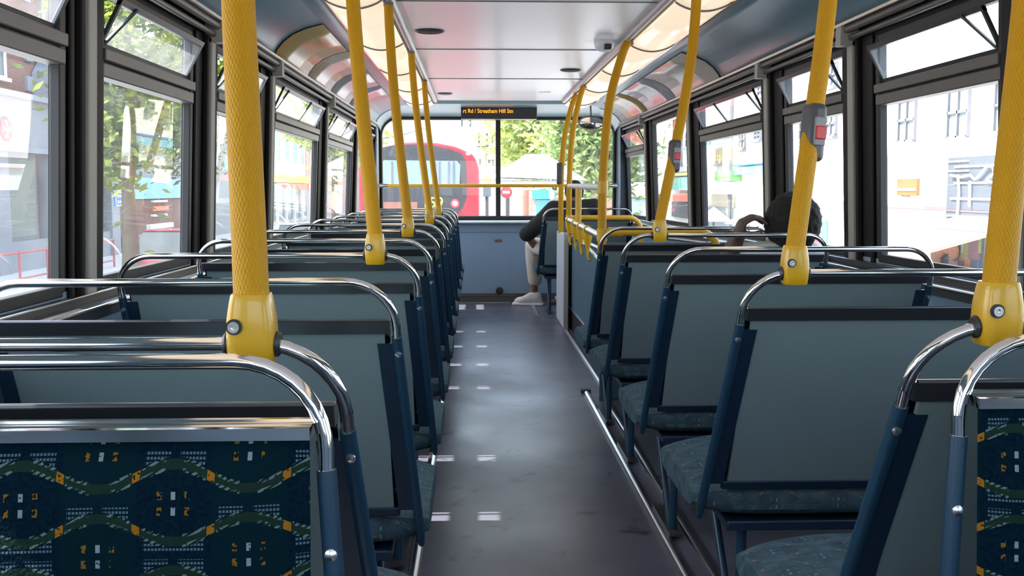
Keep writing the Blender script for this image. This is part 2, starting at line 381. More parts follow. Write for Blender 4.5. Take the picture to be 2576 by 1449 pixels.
for s, nm in ((-1, 'left'), (1, 'right')):
    w = MB(); fn = lambda p, s=s: (s*(WX(p[2])+p[0]), p[1], p[2])
    w.box(0, 0.05, Y0, Y1, -0.06, SILL, 0, fn)
    for y0, y1 in PILLARS: w.box(0, 0.026, y0, y1, SILL, HEAD, 1, fn)
    w.box(0, 0.012, Y0, Y1, HEAD, 1.68, 1, fn)
    struct(w.build('wall_'+nm, ['wall_laminate', 'pillar_black']))
    # ledge under the windows, with bright inner edge
    t = MB(); t.box(s*(1.178-0.075), s*1.178, Y0, Y1-0.25, 0.735, 0.765, 0); t.box(s*(1.178-0.03), s*1.178, Y0, Y1-0.25, 0.765, 0.785, 0)
    t.tube([(s*(1.178-0.075), Y0, 0.762), (s*(1.178-0.075), Y1-0.25, 0.762)], 0.005, 8, 1)
    t.tube([(s*(1.178-0.03), Y0, 0.785), (s*(1.178-0.03), Y1-0.25, 0.785)], 0.003, 8, 1)
    struct(t.build('trim_2', ['dark_metal', 'brushed_steel'], smooth=True))
    # pillar covers: grey strip between dark ribs
    pc = MB()
    for y0, y1 in PILLARS[1:-1]:
        for a, b, d, mi in ((y0+0.035, y0+0.06, 0.010, 1), (y1-0.125, y1-0.075, 0.026, 0), (y1-0.072, y1-0.010, 0.016, 1), (y1-0.150, y1-0.128, 0.018, 1)):
            pc.box(-d, 0, a, b, 0.74, HEAD+0.02, mi, fn)
    struct(pc.build('trim_3', ['pillar_grey', 'pillar_black'], bevel=0.004))
    # twin rails over the windows with clips on the pillars
    t = MB()
    for zz, xx, r in ((1.572, 0.030, 0.010), (1.600, 0.045, 0.013)):
        t.tube([(s*(1.144-xx), Y0, zz), (s*(1.144-xx), Y1-0.25, zz)], r, 10, 0)
    t.box(s*1.075, s*1.15, Y0, Y1-0.2, 1.612, 1.622, 1)
    for y0, y1 in PILLARS[1:-1]: t.box(s*1.078, s*1.15, y1-0.125, y1-0.075, 1.545, 1.615, 2)
    struct(t.build('trim_4', ['frame_grey', 'brushed_steel', 'pillar_grey']))
    # cove panel between window rail and lights
    cp = [(1.095, 1.618), (1.080, 1.650), (1.052, 1.684), (1.010, 1.716), (0.950, 1.742), (0.880, 1.760), (0.800, 1.772)]
    cv = MB(); cv.grid(lambda u, v, s=s: (s*cp[int(round(u*6))][0], Y0+(8.95-Y0)*v, cp[int(round(u*6))][1]), 6, 1)
    cvo = struct(cv.build('trim_5', 'cove_laminate'))
    sm = cvo.modifiers.new('thick', 'SOLIDIFY'); sm.thickness = 0.006; sm.offset = 0
    # metal lips of the light trough
    t = MB(); t.tube([(s*0.797, Y0, 1.768), (s*0.797, 8.8, 1.768)], 0.007, 8, 0)
    t.box(s*0.535, s*0.60, Y0, 8.72, 1.79, 1.80, 1)
    t.tube([(s*0.545, Y0, 1.785), (s*0.545, 8.55, 1.785)], 0.018, 12, 2)
    struct(t.build('trim_6', ['chrome', 'joint_grey', 'grey_pipe']))
    # diffusers
    lit = MATS.get('diffuser') or mat('diffuser', (0.72, 0.66, 0.55), 0.25, 0, 0.05, 2, emit=(1.0, 0.76, 0.52), estr=0.27)
    ys = [-0.9, 0.3, 1.5, 2.7, 3.95, 5.10, 6.20, 7.25, 8.35, 8.75]
    for i in range(len(ys)-1):
        g = MB(); a, b = ys[i]+0.006, ys[i+1]-0.006
        g.grid(lambda u, v, s=s, a=a, b=b: (s*(0.572+0.22*u), a+(b-a)*v, 1.770-0.034*math.sin(math.pi*u)**0.8), 12, 2)
        o = g.build('ceiling_light', 'diffuser')
        m_ = o.modifiers.new('thick', 'SOLIDIFY'); m_.thickness = 0.004; m_.offset = 1
        tag(o, 'warm lit curved ceiling light cover, %s from the windscreen in the %s light strip' % (ORDW[len(ys)-2-i], nm), 'ceiling light', 'light covers along the %s light strip' % nm)
    g = MB()
    for y in ys[1:-1]:
        g.tube([(s*(0.572+0.22*u/12), y, 1.768-0.034*math.sin(math.pi*u/12)**0.8) for u in range(13)], 0.005, 6, 0)
    struct(g.build('trim_7', 'joint_grey'))

# ---- side windows
wn_ = [0]
def side_window(s, y0, y1, hopper=True, struts=1):
    wn_[0] += 1
    r = struct(empty('window_%d' % wn_[0], (s*WX(SILL), (y0+y1)/2, SILL)))
    L = (y1-y0)/2; H = HEAD-SILL
    X = lambda z: s*(WX(z+SILL)-WX(SILL))        # local x of the inner wall face at local height z
    top = 0.525 if hopper else H
    fn = lambda p: (X(p[2])+s*p[0], p[1], p[2])
    f = MB()
    for a, b, c, d in ((-L-0.012, -L+0.020, 0, H), (L-0.020, L+0.012, 0, H), (-L, L, -0.01, 0.018), (-L, L, H-0.018, H+0.01)):
        f.box(-0.008, 0.016, a, b, c, d, 0, fn)
    if hopper:
        f.box(-0.014, 0.03, -L, L, 0.520, 0.555, 1, fn); f.box(-0.020, 0.03, -L, L, 0.560, 0.590, 1, fn)
        f.box(-0.004, 0.03, -L, L, 0.553, 0.562, 0, fn)
    f.build('frame', ['rubber', 'frame_grey'], r, bevel=0.003)
    g = MB(); g.add([fn(p) for p in ((0.02, -L+0.015, 0.012), (0.02, L-0.015, 0.012), (0.02, L-0.015, top), (0.02, -L+0.015, top))], [(0, 1, 2, 3)]); g.build('pane', 'window_glass', r)
    if hopper:
        # bottom hinged vent leaning inward
        zb, zt, tilt = 0.592, H-0.035, 0.062
        hp = lambda p: (X(zb) + s*(0.010 - tilt*(p[2]-zb)/(zt-zb) + p[0]), p[1], p[2])
        h = MB()
        h.box(-0.005, 0.008, -L+0.022, L-0.022, zb, zb+0.014, 0, hp); h.box(-0.005, 0.008, -L+0.022, L-0.022, zt-0.010, zt+0.004, 0, hp)
        for yy in (-L+0.022, L-0.034): h.box(-0.004, 0.006, yy, yy+0.012, zb, zt, 0, hp)
        hf = h.build('hopper_frame', 'dark_metal', r)
        h = MB(); h.add([hp(p) for p in ((0.002, -L+0.024, zb+0.008), (0.002, L-0.024, zb+0.008), (0.002, L-0.024, zt), (0.002, -L+0.024, zt))], [(0, 1, 2, 3)]); h.build('hopper_pane', 'hopper_glass', hf)
        # dark gusset closing the open side nearest the front
        h = MB(); x0 = X(zb)+s*0.012
        h.add([(x0, L-0.012, zb), (x0-s*tilt, L-0.012, zt), (x0, L-0.012, zt+0.01), (x0, L-0.006, zb), (x0-s*tilt, L-0.006, zt), (x0, L-0.006, zt+0.01)],
              [(0, 1, 2), (3, 5, 4), (0, 3, 4, 1), (1, 4, 5, 2), (2, 5, 3, 0)], 0)
        h.build('side_gusset', 'frame_grey', r)
        pos = [-L+0.10] if struts == 1 else [-L+0.10, 0.10]
        for yy in pos:
            st = MB(); st.bar((X(zb)-s*0.004, yy-0.075, zb+0.01), (X(zb)-s*(tilt*0.9), yy+0.03, zt-0.005), 0.010, 0.006)
            st.build('strut', 'black_plastic', r)
    return r
OPEN = [(PILLARS[i][1], PILLARS[i+1][0]) for i in range(len(PILLARS)-1)]
for s in (-1, 1):
    for i, (a, b) in enumerate(OPEN):
        side_window(s, a, b, hopper=not (s == 1 and i == 5), struts=2 if b-a > 1.1 else 1)

# ---- front wall with the windscreen, back wall
def rrect(x0, x1, z0, z1, rt, rb, n=8):
    p = []
    p += [(x1-rb+rb*math.cos(a), z0+rb+rb*math.sin(a)) for a in [math.radians(-90+90*i/n) for i in range(n+1)]]
    p += [(x1-rt+rt*math.cos(a), z1-rt+rt*math.sin(a)) for a in [math.radians(90*i/n) for i in range(n+1)]]
    p += [(x0+rt+rt*math.cos(a), z1-rt+rt*math.sin(a)) for a in [math.radians(90+90*i/n) for i in range(n+1)]]
    p += [(x0+rb+rb*math.cos(a), z0+rb+rb*math.sin(a)) for a in [math.radians(180+90*i/n) for i in range(n+1)]]
    return p
def wall_with_hole(m, y0, y1, hole, X, Z0, Z1, mi=0):
    n = len(hole); cx = sum(p[0] for p in hole)/n; cz = sum(p[1] for p in hole)/n; out = []
    for p in hole:
        dx, dz = p[0]-cx, p[1]-cz; t = min(((X if dx > 0 else -X)-cx)/dx if abs(dx) > 1e-6 else 9e9, ((Z1 if dz > 0 else Z0)-cz)/dz if abs(dz) > 1e-6 else 9e9)
        out.append((cx+dx*t, cz+dz*t))
    # snap nearest outer points to the corners so that the outer rim is square
    for c in ((X, Z0), (X, Z1), (-X, Z1), (-X, Z0)):
        k = min(range(n), key=lambda i: (out[i][0]-c[0])**2+(out[i][1]-c[1])**2); out[k] = c
    vs = [(p[0], y0, p[1]) for p in hole]+[(p[0], y0, p[1]) for p in out]+[(p[0], y1, p[1]) for p in hole]+[(p[0], y1, p[1]) for p in out]
    fs = []
    for i in range(n):
        j = (i+1) % n
        fs += [(i, j, n+j, n+i), (2*n+i, 3*n+i, 3*n+j, 2*n+j), (i, 2*n+i, 2*n+j, j), (n+i, n+j, 3*n+j, 3*n+i)]
    m.add(vs, fs, mi)
HOLE = rrect(-1.075, 1.075, 0.775, 1.685, 0.16, 0.04)
m = MB(); wall_with_hole(m, Y1, Y1+0.05, HOLE, 1.2, -0.06, 1.90)
fw = struct(m.build('wall_front', 'wall_laminate'))
m = MB(); m.box(-1.12, 1.12, Y1-0.004, Y1, 0.640, 0.645); m.box(-1.12, 1.12, Y1-0.012, Y1, 0.045, 0.075, 1); m.build('panel_joint', ['joint_grey', 'frame_grey'], fw)
m = MB(); wall_with_hole(m, Y0-0.05, Y0, rrect(-0.9, 0.9, 0.9, 1.6, 0.1, 0.1), 1.2, -0.06, 1.90)
struct(m.build('wall_back', 'wall_laminate'))
bw = struct(empty('window_15', (0, Y0, 1.25)))
m = MB(); m.tube([(p[0], -0.01, p[1]-1.25) for p in rrect(-0.9, 0.9, 0.9, 1.6, 0.1, 0.1)], 0.016, 8, 0, closed=True); m.build('frame', 'rubber', bw)
m = MB(); m.add([(-0.89, -0.03, -0.34), (0.89, -0.03, -0.34), (0.89, -0.03, 0.34), (-0.89, -0.03, 0.34)], [(0, 1, 2, 3)]); m.build('pane', 'window_glass', bw)
ws = struct(empty('window_16', (0, Y1, 0.775)))
m = MB(); pts = [(p[0], -0.004, p[1]-0.775) for p in HOLE]; m.tube(pts, 0.020, 8, 0, closed=True)
m.build('frame', 'rubber', ws)
m = MB(); m.box(-0.022, 0.022, -0.012, 0.04, 0.0, 0.91); m.build('centre_bar', 'rubber', ws, bevel=0.004)
m = MB(); m.add([(p[0]*0.997, 0.03, p[1]-0.775) for p in HOLE], [tuple(range(len(HOLE)))]); m.build('pane', 'front_glass', ws, smooth=False)
# ledge under the windscreen, floor kick strip, header above, corner gussets
mat('ledge_white', (0.85, 0.88, 0.90), 0.3)
m = MB(); m.box(-1.10, 1.10, Y1-0.10, Y1, 0.728, 0.752); struct(m.build('trim_8', 'ledge_white', bevel=0.010))
m = MB(); m.box(-1.15, 1.15, Y1-0.03, Y1, 0.0, 0.040); m.box(-0.70, 0.10, 9.075, 9.10, 0.0, 0.006, 1); struct(m.build('trim_9', ['frame_grey', 'brushed_steel']))
m = MB()
hp_ = [(8.70, 1.80), (8.72, 1.772), (8.80, 1.762), (8.90, 1.752), (9.13, 1.722), (9.18, 1.695), (9.2, 1.695), (9.2, 1.9), (8.70, 1.9)]
m.prism(hp_, 0, -1.10, 1.10)
struct(m.build('trim_10', 'header_laminate', bevel=0.006))
for s in (-1, 1):
    m = MB()
    # curved corner between cove, header and front pillar
    def cg(u, v, s=s):
        k = min(6, int(round(u*6))); x, z = cp[k]
        t = v; dz = (1.0-k/6.0)
        return (s*(x - 0.02*t*(1-k/6)), 8.90+0.28*t, z - 0.055*t*t*(0.6+0.4*dz))
    m.grid(cg, 6, 6); o = struct(m.build('trim_11', 'header_laminate')); q = o.modifiers.new('t', 'SOLIDIFY'); q.thickness = 0.006
    m = MB(); m.box(s*1.085, s*1.19, 9.00, 9.19, 0.76, 1.66, 0); m.box(s*1.085, s*1.10, 8.98, 9.02, 0.76, 1.66, 1)
    struct(m.build('trim_12', ['teal_flange', 'header_laminate'], bevel=0.006))
# ---- things on the front wall and ceiling
m = MB(); m.lathe([(0.035, 0), (0.035, 0.012), (0.026, 0.022), (0.0, 0.024)], (0.01, Y1, 0.10), (0, -1, 0), 18)
tag(m.build('round_knob', 'black_plastic'), 'small black round stop low on the front wall panel', 'knob')
m = MB(); m.box(-0.03, 0.03, Y1-0.006, Y1, 0.555, 0.575); m.box(-0.012, 0.012, Y1-0.008, Y1-0.003, 0.559, 0.571, 1)
mat('latch_red', (0.35, 0.08, 0.05), 0.5)
tag(m.build('panel_latch', ['frame_grey', 'latch_red']), 'small reddish latch in the middle of the front wall panel', 'latch')
mat('led_orange', (0.5, 0.12, 0.0), 0.5, emit=(1.0, 0.23, 0.01), estr=1.3)
d = tag(empty('information_display', (0.0, 8.86, 1.655)), 'black ceiling display with orange scrolling stop names above the windscreen', 'display')
m = MB(); m.box(-0.335, 0.335, 0, 0.16, 0.0, 0.105); m.build('housing', 'black_plastic', d, bevel=0.004)
text('rt Rd / Streatham Hill Stn', 'lettering', 0.050, 'led_orange', d, (-0.318, -0.002, 0.052), (math.pi/2, 0, 0), 0.0008, xs=0.86)
def speaker(x, y, r, lab):
    o = tag(empty('ceiling_speaker', (x, y, 1.80)), lab, 'speaker', 'round ceiling speakers')
    m = MB(); m.lathe([(r, 0), (r, -0.006), (r*0.9, -0.009), (r*0.86, -0.004)], (0, 0, 0), (0, 0, 1), 28); m.build('rim', 'black_plastic', o)
    m = MB(); m.lathe([(r*0.88, -0.001), (r*0.85, -0.007), (r*0.4, -0.010), (0, -0.011)], (0, 0, 0), (0, 0, 1), 28); m.build('grille', 'rubber', o)
speaker(-0.43, 4.9, 0.070, 'large dark round ceiling speaker, nearest, at the left side of the ceiling')
speaker(0.40, 6.45, 0.066, 'dark round ceiling speaker at the right side of the ceiling, behind the camera dome')
speaker(-0.45, 8.05, 0.060, 'small looking round ceiling speaker far left, just before the windscreen header')
m = MB(); m.lathe([(0.05, 0), (0.05, -0.006), (0.03, -0.008), (0.03, -0.004), (0.012, -0.010), (0, -0.012)], (0.34, 7.95, 1.80), (0, 0, 1), 20)
tag(m.build('ceiling_vent', 'ceiling_white'), 'small white round vent on the ceiling near the front right', 'vent')
cd = tag(empty('security_camera', (0.455, 5.20, 1.80)), 'white half-dome security camera with dark lens under the ceiling by the right rail', 'camera')
m = MB(); m.lathe([(0.055, 0), (0.055, -0.012), (0.048, -0.035), (0.03, -0.052), (0, -0.058)], (0, 0, 0), (0, 0, 1), 22); m.build('dome', 'white_paint', cd)
m = MB(); m.box(-0.006, 0.030, -0.058, -0.02, -0.050, -0.022); m.build('lens', 'black_plastic', cd, bevel=0.004)
mm = tag(empty('convex_mirror', (0.80, 8.72, 1.615)), 'oval convex mirror hanging in the top right corner of the windscreen', 'mirror')
m = MB(); n = 28
m.grid(lambda u, v: (0.105*v*math.cos(2*math.pi*u), -0.012+0.022*v*v, 0.052*v*math.sin(2*math.pi*u)), n, 6); m.build('glass', 'chrome', mm)
m = MB(); m.tube([(0.107*math.cos(2*math.pi*k/n), 0.012, 0.054*math.sin(2*math.pi*k/n)) for k in range(n)], 0.007, 8, 0, closed=True); m.build('rim', 'frame_grey', mm)
m = MB(); m.tube([(0, 0.014, 0), (0, 0.03, 0.05), (0.0, 0.06, 0.145)], 0.007, 8); m.build('bracket', 'dark_metal', mm)
# ---- adverts clipped on the coves
def poster_mat(name, c1, c2, c3, seed):
    m = bpy.data.materials.new(name); m.use_nodes = True; nt = m.node_tree; b = nt.nodes['Principled BSDF']
    tc = nt.nodes.new('ShaderNodeTexCoord'); mp = nt.nodes.new('ShaderNodeMapping'); mp.inputs['Location'].default_value = (seed, seed*2, 0); mp.inputs['Scale'].default_value = (9, 4, 9)
    nt.links.new(tc.outputs['Object'], mp.inputs[0])
    n = nt.nodes.new('ShaderNodeTexVoronoi'); n.inputs['Scale'].default_value = 1.0; nt.links.new(mp.outputs[0], n.inputs[0])
    f = NX(nt, n.outputs['Color']).op('MULTIPLY', 1.0)
    c = layer(nt, c1, c2, f.gt(0.55)*0.8); c = layer(nt, c, c3, f.gt(0.82)*0.7)
    nt.links.new(c, b.inputs['Base Color']); b.inputs['Roughness'].default_value = 0.22; MATS[name] = m
poster_mat('advert_ochre', (0.34, 0.26, 0.12), (0.40, 0.27, 0.10), (0.22, 0.30, 0.14), 1)
poster_mat('advert_cream', (0.42, 0.38, 0.32), (0.36, 0.30, 0.20), (0.50, 0.48, 0.46), 3)
poster_mat('advert_grey', (0.30, 0.30, 0.31), (0.38, 0.37, 0.40), (0.46, 0.42, 0.45), 5)
poster_mat('advert_pink', (0.32, 0.30, 0.36), (0.40, 0.26, 0.30), (0.50, 0.48, 0.52), 7)
def advert(s, y0, y1, mt, lab):
    m = MB(); pts = cp[0:6]
    m.grid(lambda u, v: (s*(pts[int(round(u*5))][0]-0.006), y0+(y1-y0)*v, pts[int(round(u*5))][1]-0.006), 5, 3)
    o = m.build('advert_panel', mt); q = o.modifiers.new('t', 'SOLIDIFY'); q.thickness = 0.002
    tag(o, lab, 'advert', 'advert cards in the coves')
advert(-1, 4.45, 5.28, 'advert_ochre', 'yellow and ochre advert card in the left cove, nearest of that side')
advert(-1, 5.30, 6.10, 'advert_cream', 'cream advert card in the left cove, second from the near end')
advert(-1, 6.12, 7.00, 'advert_grey', 'grey mauve advert card in the left cove, third from the near end')
advert(-1, 7.02, 7.90, 'advert_pink', 'pinkish advert card in the left cove, nearest the windscreen')
advert(1, 5.30, 6.45, 'advert_cream', 'pale cream advert card in the right cove, nearest of that side')
advert(1, 6.47, 7.50, 'advert_grey', 'grey advert card in the middle of the right cove')
advert(1, 7.52, 8.50, 'advert_ochre', 'cream and ochre advert card in the right cove beside the mirror')

# ================================================================== floor tracks
def track(x, y0, y1, lab, name='seat_track'):
    m = MB(); m.prism([(x-0.016, 0), (x-0.012, 0.010), (x-0.004, 0.014), (x+0.004, 0.014), (x+0.012, 0.010), (x+0.016, 0)], 1, y0, y1)
    o = m.build(name, 'brushed_steel'); tag(o, lab, 'floor rail', 'metal rails along the floor'); return o
t1 = track(0.352, 1.2, 5.0, 'bright metal floor rail along the aisle edge of the right seats')
m = MB(); m.box(0.325, 0.375, 4.99, 5.04, 0, 0.018); m.build('end_cap', 'black_plastic', t1, bevel=0.003)
track(0.43, 1.2, 5.0, 'dull metal floor rail under the right seats, behind the bright one')
track(-0.385, 0.8, 8.6, 'metal floor rail along the aisle edge of the left seats')
track(0.458, 5.1, 7.25, 'thin metal floor strip along the aisle edge by the stairwell')
track(0.30, 8.15, 8.95, 'short metal floor rail beneath the front right seat')
# ================================================================== SEATS
W = 0.362; LEAN = 0.42; CHZ = (0.784, 0.808)
def by(z): return (0.88-z)*LEAN if z > 0.32 else (0.88-0.32)*LEAN       # y of the back frame at height z; facing +y
def seat(side, worn=True, facing_fabric=False, brace=False):
    """double seat facing +y, origin on the floor under its hand rail; side = +1 when the aisle is on its -x side"""
    r = empty('bus_seat'); a = -side                       # a: sign of x towards the aisle
    R, rc = 0.0075, 0.085
    # chrome hand rail: inverted U, lower ends hidden in the side posts
    path = [(-W, by(0.775), 0.775), (-W, by(0.80), 0.80)]
    path += [(-W+rc+rc*math.cos(math.radians(t)), by(0.88-rc+rc*math.sin(math.radians(t))), 0.88-rc+rc*math.sin(math.radians(t))) for t in range(180, 89, -10)]
    path += [(W-rc+rc*math.cos(math.radians(t)), by(0.88-rc+rc*math.sin(math.radians(t))), 0.88-rc+rc*math.sin(math.radians(t))) for t in range(90, -1, -10)]
    path += [(W, by(0.80), 0.80), (W, by(0.775), 0.775)]
    m = MB(); m.tube(path, R, 12); m.build('hand_rail', 'chrome', r)
    for sx in (-1, 1):
        k = 0.03 if sx == a else 0.0                         # the aisle post splays a little into the aisle
        X = lambda z, sx=sx, k=k: sx*(W + k*(0.775-z)/0.45)
        m = MB(); zs = [0.778, 0.70, 0.60, 0.50, 0.42, 0.35, 0.325]
        m.tube([(X(z), by(z), z) for z in zs], [0.0095]*6+[0.006], 10)
        p = m.build('side_post', 'teal_frame', r)
        m = MB()
        for z0, z1 in ((0.765, 0.60), (0.60, 0.41)):
            m.add([(X(z0)-sx*0.004, by(z0)-0.004, z0), (X(z0)-sx*0.036, by(z0)-0.004, z0), (X(z0)-sx*0.036, by(z0)+0.010, z0), (X(z0)-sx*0.004, by(z0)+0.010, z0),
                   (X(z1)-sx*0.004, by(z1)-0.004, z1), (X(z1)-sx*0.036, by(z1)-0.004, z1), (X(z1)-sx*0.036, by(z1)+0.010, z1), (X(z1)-sx*0.004, by(z1)+0.010, z1)],
                  [(0, 1, 2, 3), (7, 6, 5, 4), (0, 4, 5, 1), (1, 5, 6, 2), (2, 6, 7, 3), (3, 7, 4, 0)], 0)
        if not facing_fabric: m.build('flange', 'teal_flange', p)
        m = MB(); nrm = Vector((0, -1, -LEAN)).normalized()
        for z in ((0.748,) if not facing_fabric else (0.70,)):
            c = Vector((X(z), by(z), z)) + nrm*0.008*(-1 if facing_fabric else 1)
            m.lathe([(0.006, 0), (0.006, 0.0025), (0.003, 0.004), (0, 0.0042)], c, nrm*(-1 if facing_fabric else 1), 12)
        m.build('bolt', 'screw_steel', p)
    # steel channel on top of the back panel
    m = MB(); sl = lambda p: (p[0], p[1]+by(p[2]), p[2])
    m.box(-W+0.012, W-0.012, -0.008, 0.022, CHZ[0], CHZ[1], 0, sl)
    m.tube([(-W+0.012, by(CHZ[1])-0.004, CHZ[1]+0.001), (W-0.012, by(CHZ[1])-0.004, CHZ[1]+0.001)], 0.0035, 8)
    m.build('top_channel', 'channel_steel' if not facing_fabric else 'chrome', r)
    m = MB(); m.box(-W+0.022, W-0.022, -0.002, 0.008, 0.415, CHZ[0], 0, sl); m.build('back_panel', 'seat_laminate', r)
    m = MB(); m.box(-W+0.010, W-0.010, -0.006, 0.010, 0.396, 0.416, 0, sl); m.build('bottom_rail', 'teal_flange', r, bevel=0.003)
    # upholstered front of the back
    m = MB(); nx, nz = 12, 10
    def bk(u, v):
        x = (-W+0.013)+(2*W-0.026)*u; z = 0.405+(CHZ[0]+0.002-0.405)*v
        puff = 0.020*(1-abs(2*u-1)**8)*(1-abs(2*v-1)**10) + 0.006*math.cos(2*math.pi*(2*u-1))*0.5
        return (x, by(z)+0.012+puff, z)
    m.grid(bk, 24, 12)
    m.build('backrest', 'moquette', r)
    # cushion
    m = MB(); xa, xb = (-W+0.02, W+0.045) if a > 0 else (-W-0.045, W-0.02)
    ya, yb, za, zb = 0.205, 0.635, 0.315, 0.425
    def cu(u, v):
        # superellipse cross-section swept over the plan, as a closed rounded slab
        t = 2*math.pi*v
        cx, cz = math.copysign(abs(math.cos(t))**0.55, math.cos(t)), math.copysign(abs(math.sin(t))**0.65, math.sin(t))
        x = xa+(xb-xa)*u; e = 1-abs(2*u-1)**7*0.45
        y = (ya+yb)/2+(yb-ya)/2*cx*(1-abs(2*u-1)**9*0.12); zc = (za+zb)/2
        z = zc+(zb-za)/2*cz*e + 0.012*math.cos(2*math.pi*(2*u-1))*(-0.4)*(cz > 0) - 0.02*(cx < -0.5)*0
        return (x, y, z)
    nU, nV = 22, 22
    m.grid(cu, nU, nV)
    for i, uu in ((0, 0), (1, nU)): m.add([cu(uu/nU, j/nV) for j in range(nV)], [tuple(range(nV))])
    m.build('seat_cushion', 'worn_moquette' if worn else 'moquette', r)
    m = MB(); m.box(-W+0.03, W-0.03, 0.22, 0.60, 0.295, 0.318); m.build('seat_pan', 'teal_flange', r, bevel=0.004)
    # legs under the aisle half, rail end to the wall
    lx = a*(W-0.075)
    for (y0, y1, rr) in ((0.27, 0.27, 0.012), (0.56, 0.33, 0.010)):
        m = MB(); m.tube([(lx, y0, 0.30), (lx, y0*0.7+y1*0.3, 0.22), (lx, y1, 0.02), (lx, y1, 0.003)], rr, 10); m.build('leg', 'teal_frame', r)
    m = MB(); m.box(lx-0.02, lx+0.02, 0.22, 0.50, 0.014, 0.022); m.build('foot_plate', 'dark_metal', r)
    m = MB(); m.box(-a*(W-0.02), -a*(W+0.06), 0.28, 0.33, 0.26, 0.30); m.build('wall_bracket', 'teal_flange', r)
    if brace:
        m = MB(); q = a*(W+0.004)
        m.bar((q, by(0.62), 0.62), (q, by(0.50)-0.20, 0.52), 0.005, 0.022, (0, 0, 1))
        b_ = m.build('brace', 'dark_metal', r)
        for pt in ((q+a*0.004, by(0.62), 0.62), (q+a*0.004, by(0.50)-0.19, 0.522)):
            m = MB(); m.lathe([(0.007, 0), (0.007, 0.005), (0.003, 0.008)], pt, (a, 0, 0), 10); m.build('bolt', 'screw_steel', b_)
    return r
ORD = ['nearest', 'second', 'third', 'fourth', 'fifth', 'sixth', 'seventh', 'eighth', 'ninth', 'tenth', 'eleventh']
LX = -0.34-0.015-W; RX = 0.303+W
LY = [1.03+0.69*k for k in range(11)]
sl_ = seat(-1)                         # left row: aisle on the +x side
for k, y in enumerate(LY):
    o = sl_ if k == 0 else copy_tree(sl_)
    o.location = (LX, y, 0)
    tag(o, 'grey-backed double seat in the row left of the aisle, %s from the viewer' % ORD[k], 'seat', 'forward facing double seats in the left row')
RY = [1.13, 1.87, 2.62, 3.43, 4.06]
sr_ = seat(1)
for k, y in enumerate(RY):
    o = sr_ if k == 0 else copy_tree(sr_)
    o.location = (RX, y, 0)
    tag(o, 'grey-backed double seat right of the aisle before the stairwell, %s from the viewer' % ORD[k], 'seat', 'forward facing double seats right of the aisle')
o = copy_tree(sr_); o.location = (0.335+W, 8.0, 0.0); tag(o, 'double bus seat alone at the front right, with the bent-over passenger sitting on it', 'seat')
# the two seats next to the viewer face backwards
LEAN = 0.08; CHZ = (0.811, 0.822)
ol = seat(1, worn=False, facing_fabric=True, brace=True); ol.location = (LX, 0.925, 0); ol.rotation_euler = (0, 0, math.pi)
tag(ol, 'rear-facing double seat with patterned blue cloth at the bottom left corner', 'seat')
orr = seat(-1, worn=False, facing_fabric=True, brace=True); orr.location = (RX-0.003, 1.03, 0); orr.rotation_euler = (0, 0, math.pi)
tag(orr, 'rear-facing double seat with blue cloth cut by the right edge of the picture', 'seat')

# ================================================================== POLES
def curve_pts(p0, p1, bow, n=14, drop=0.10):
    """nearly straight pole whose top bends over towards the ceiling rail"""
    p0, p1 = Vector(p0), Vector(p1); out = []
    for i in range(n+1):
        t = i/n; p = p0.lerp(p1, t); b = bow*math.sin(math.pi*min(1, t))**1.0*(0.35+0.65*t)
        out.append(p+Vector((b[0], b[1], 0)) if isinstance(b, Vector) else p+Vector((b, 0, 0)))
    return out
def bell(parent, p, s, ax):
    """bell push box wrapped round a pole"""
    m = MB(); m.box(-0.0185, 0.0185, -0.028, 0.018, -0.057, 0.057); 
    b = m.build('bell_push', 'bell_grey', parent, bevel=0.012, bseg=3); b.location = p; b.rotation_euler = (0, math.radians(3*s), math.radians(ax*0.5))
    m = MB(); m.box(-0.013, 0.013, -0.032, -0.027, -0.026, 0.030); m.build('button_plate', 'button_plate', b, bevel=0.003)
    m = MB(); m.box(-0.012, 0.012, -0.036, -0.031, -0.014, 0.012); m.build('stop_button', 'stop_red', b, bevel=0.003)
    return b
mat('bell_grey', (0.055, 0.052, 0.055), 0.42); mat('stop_red', (0.50, 0.03, 0.04), 0.35); mat('button_plate', (0.22, 0.21, 0.22), 0.4)
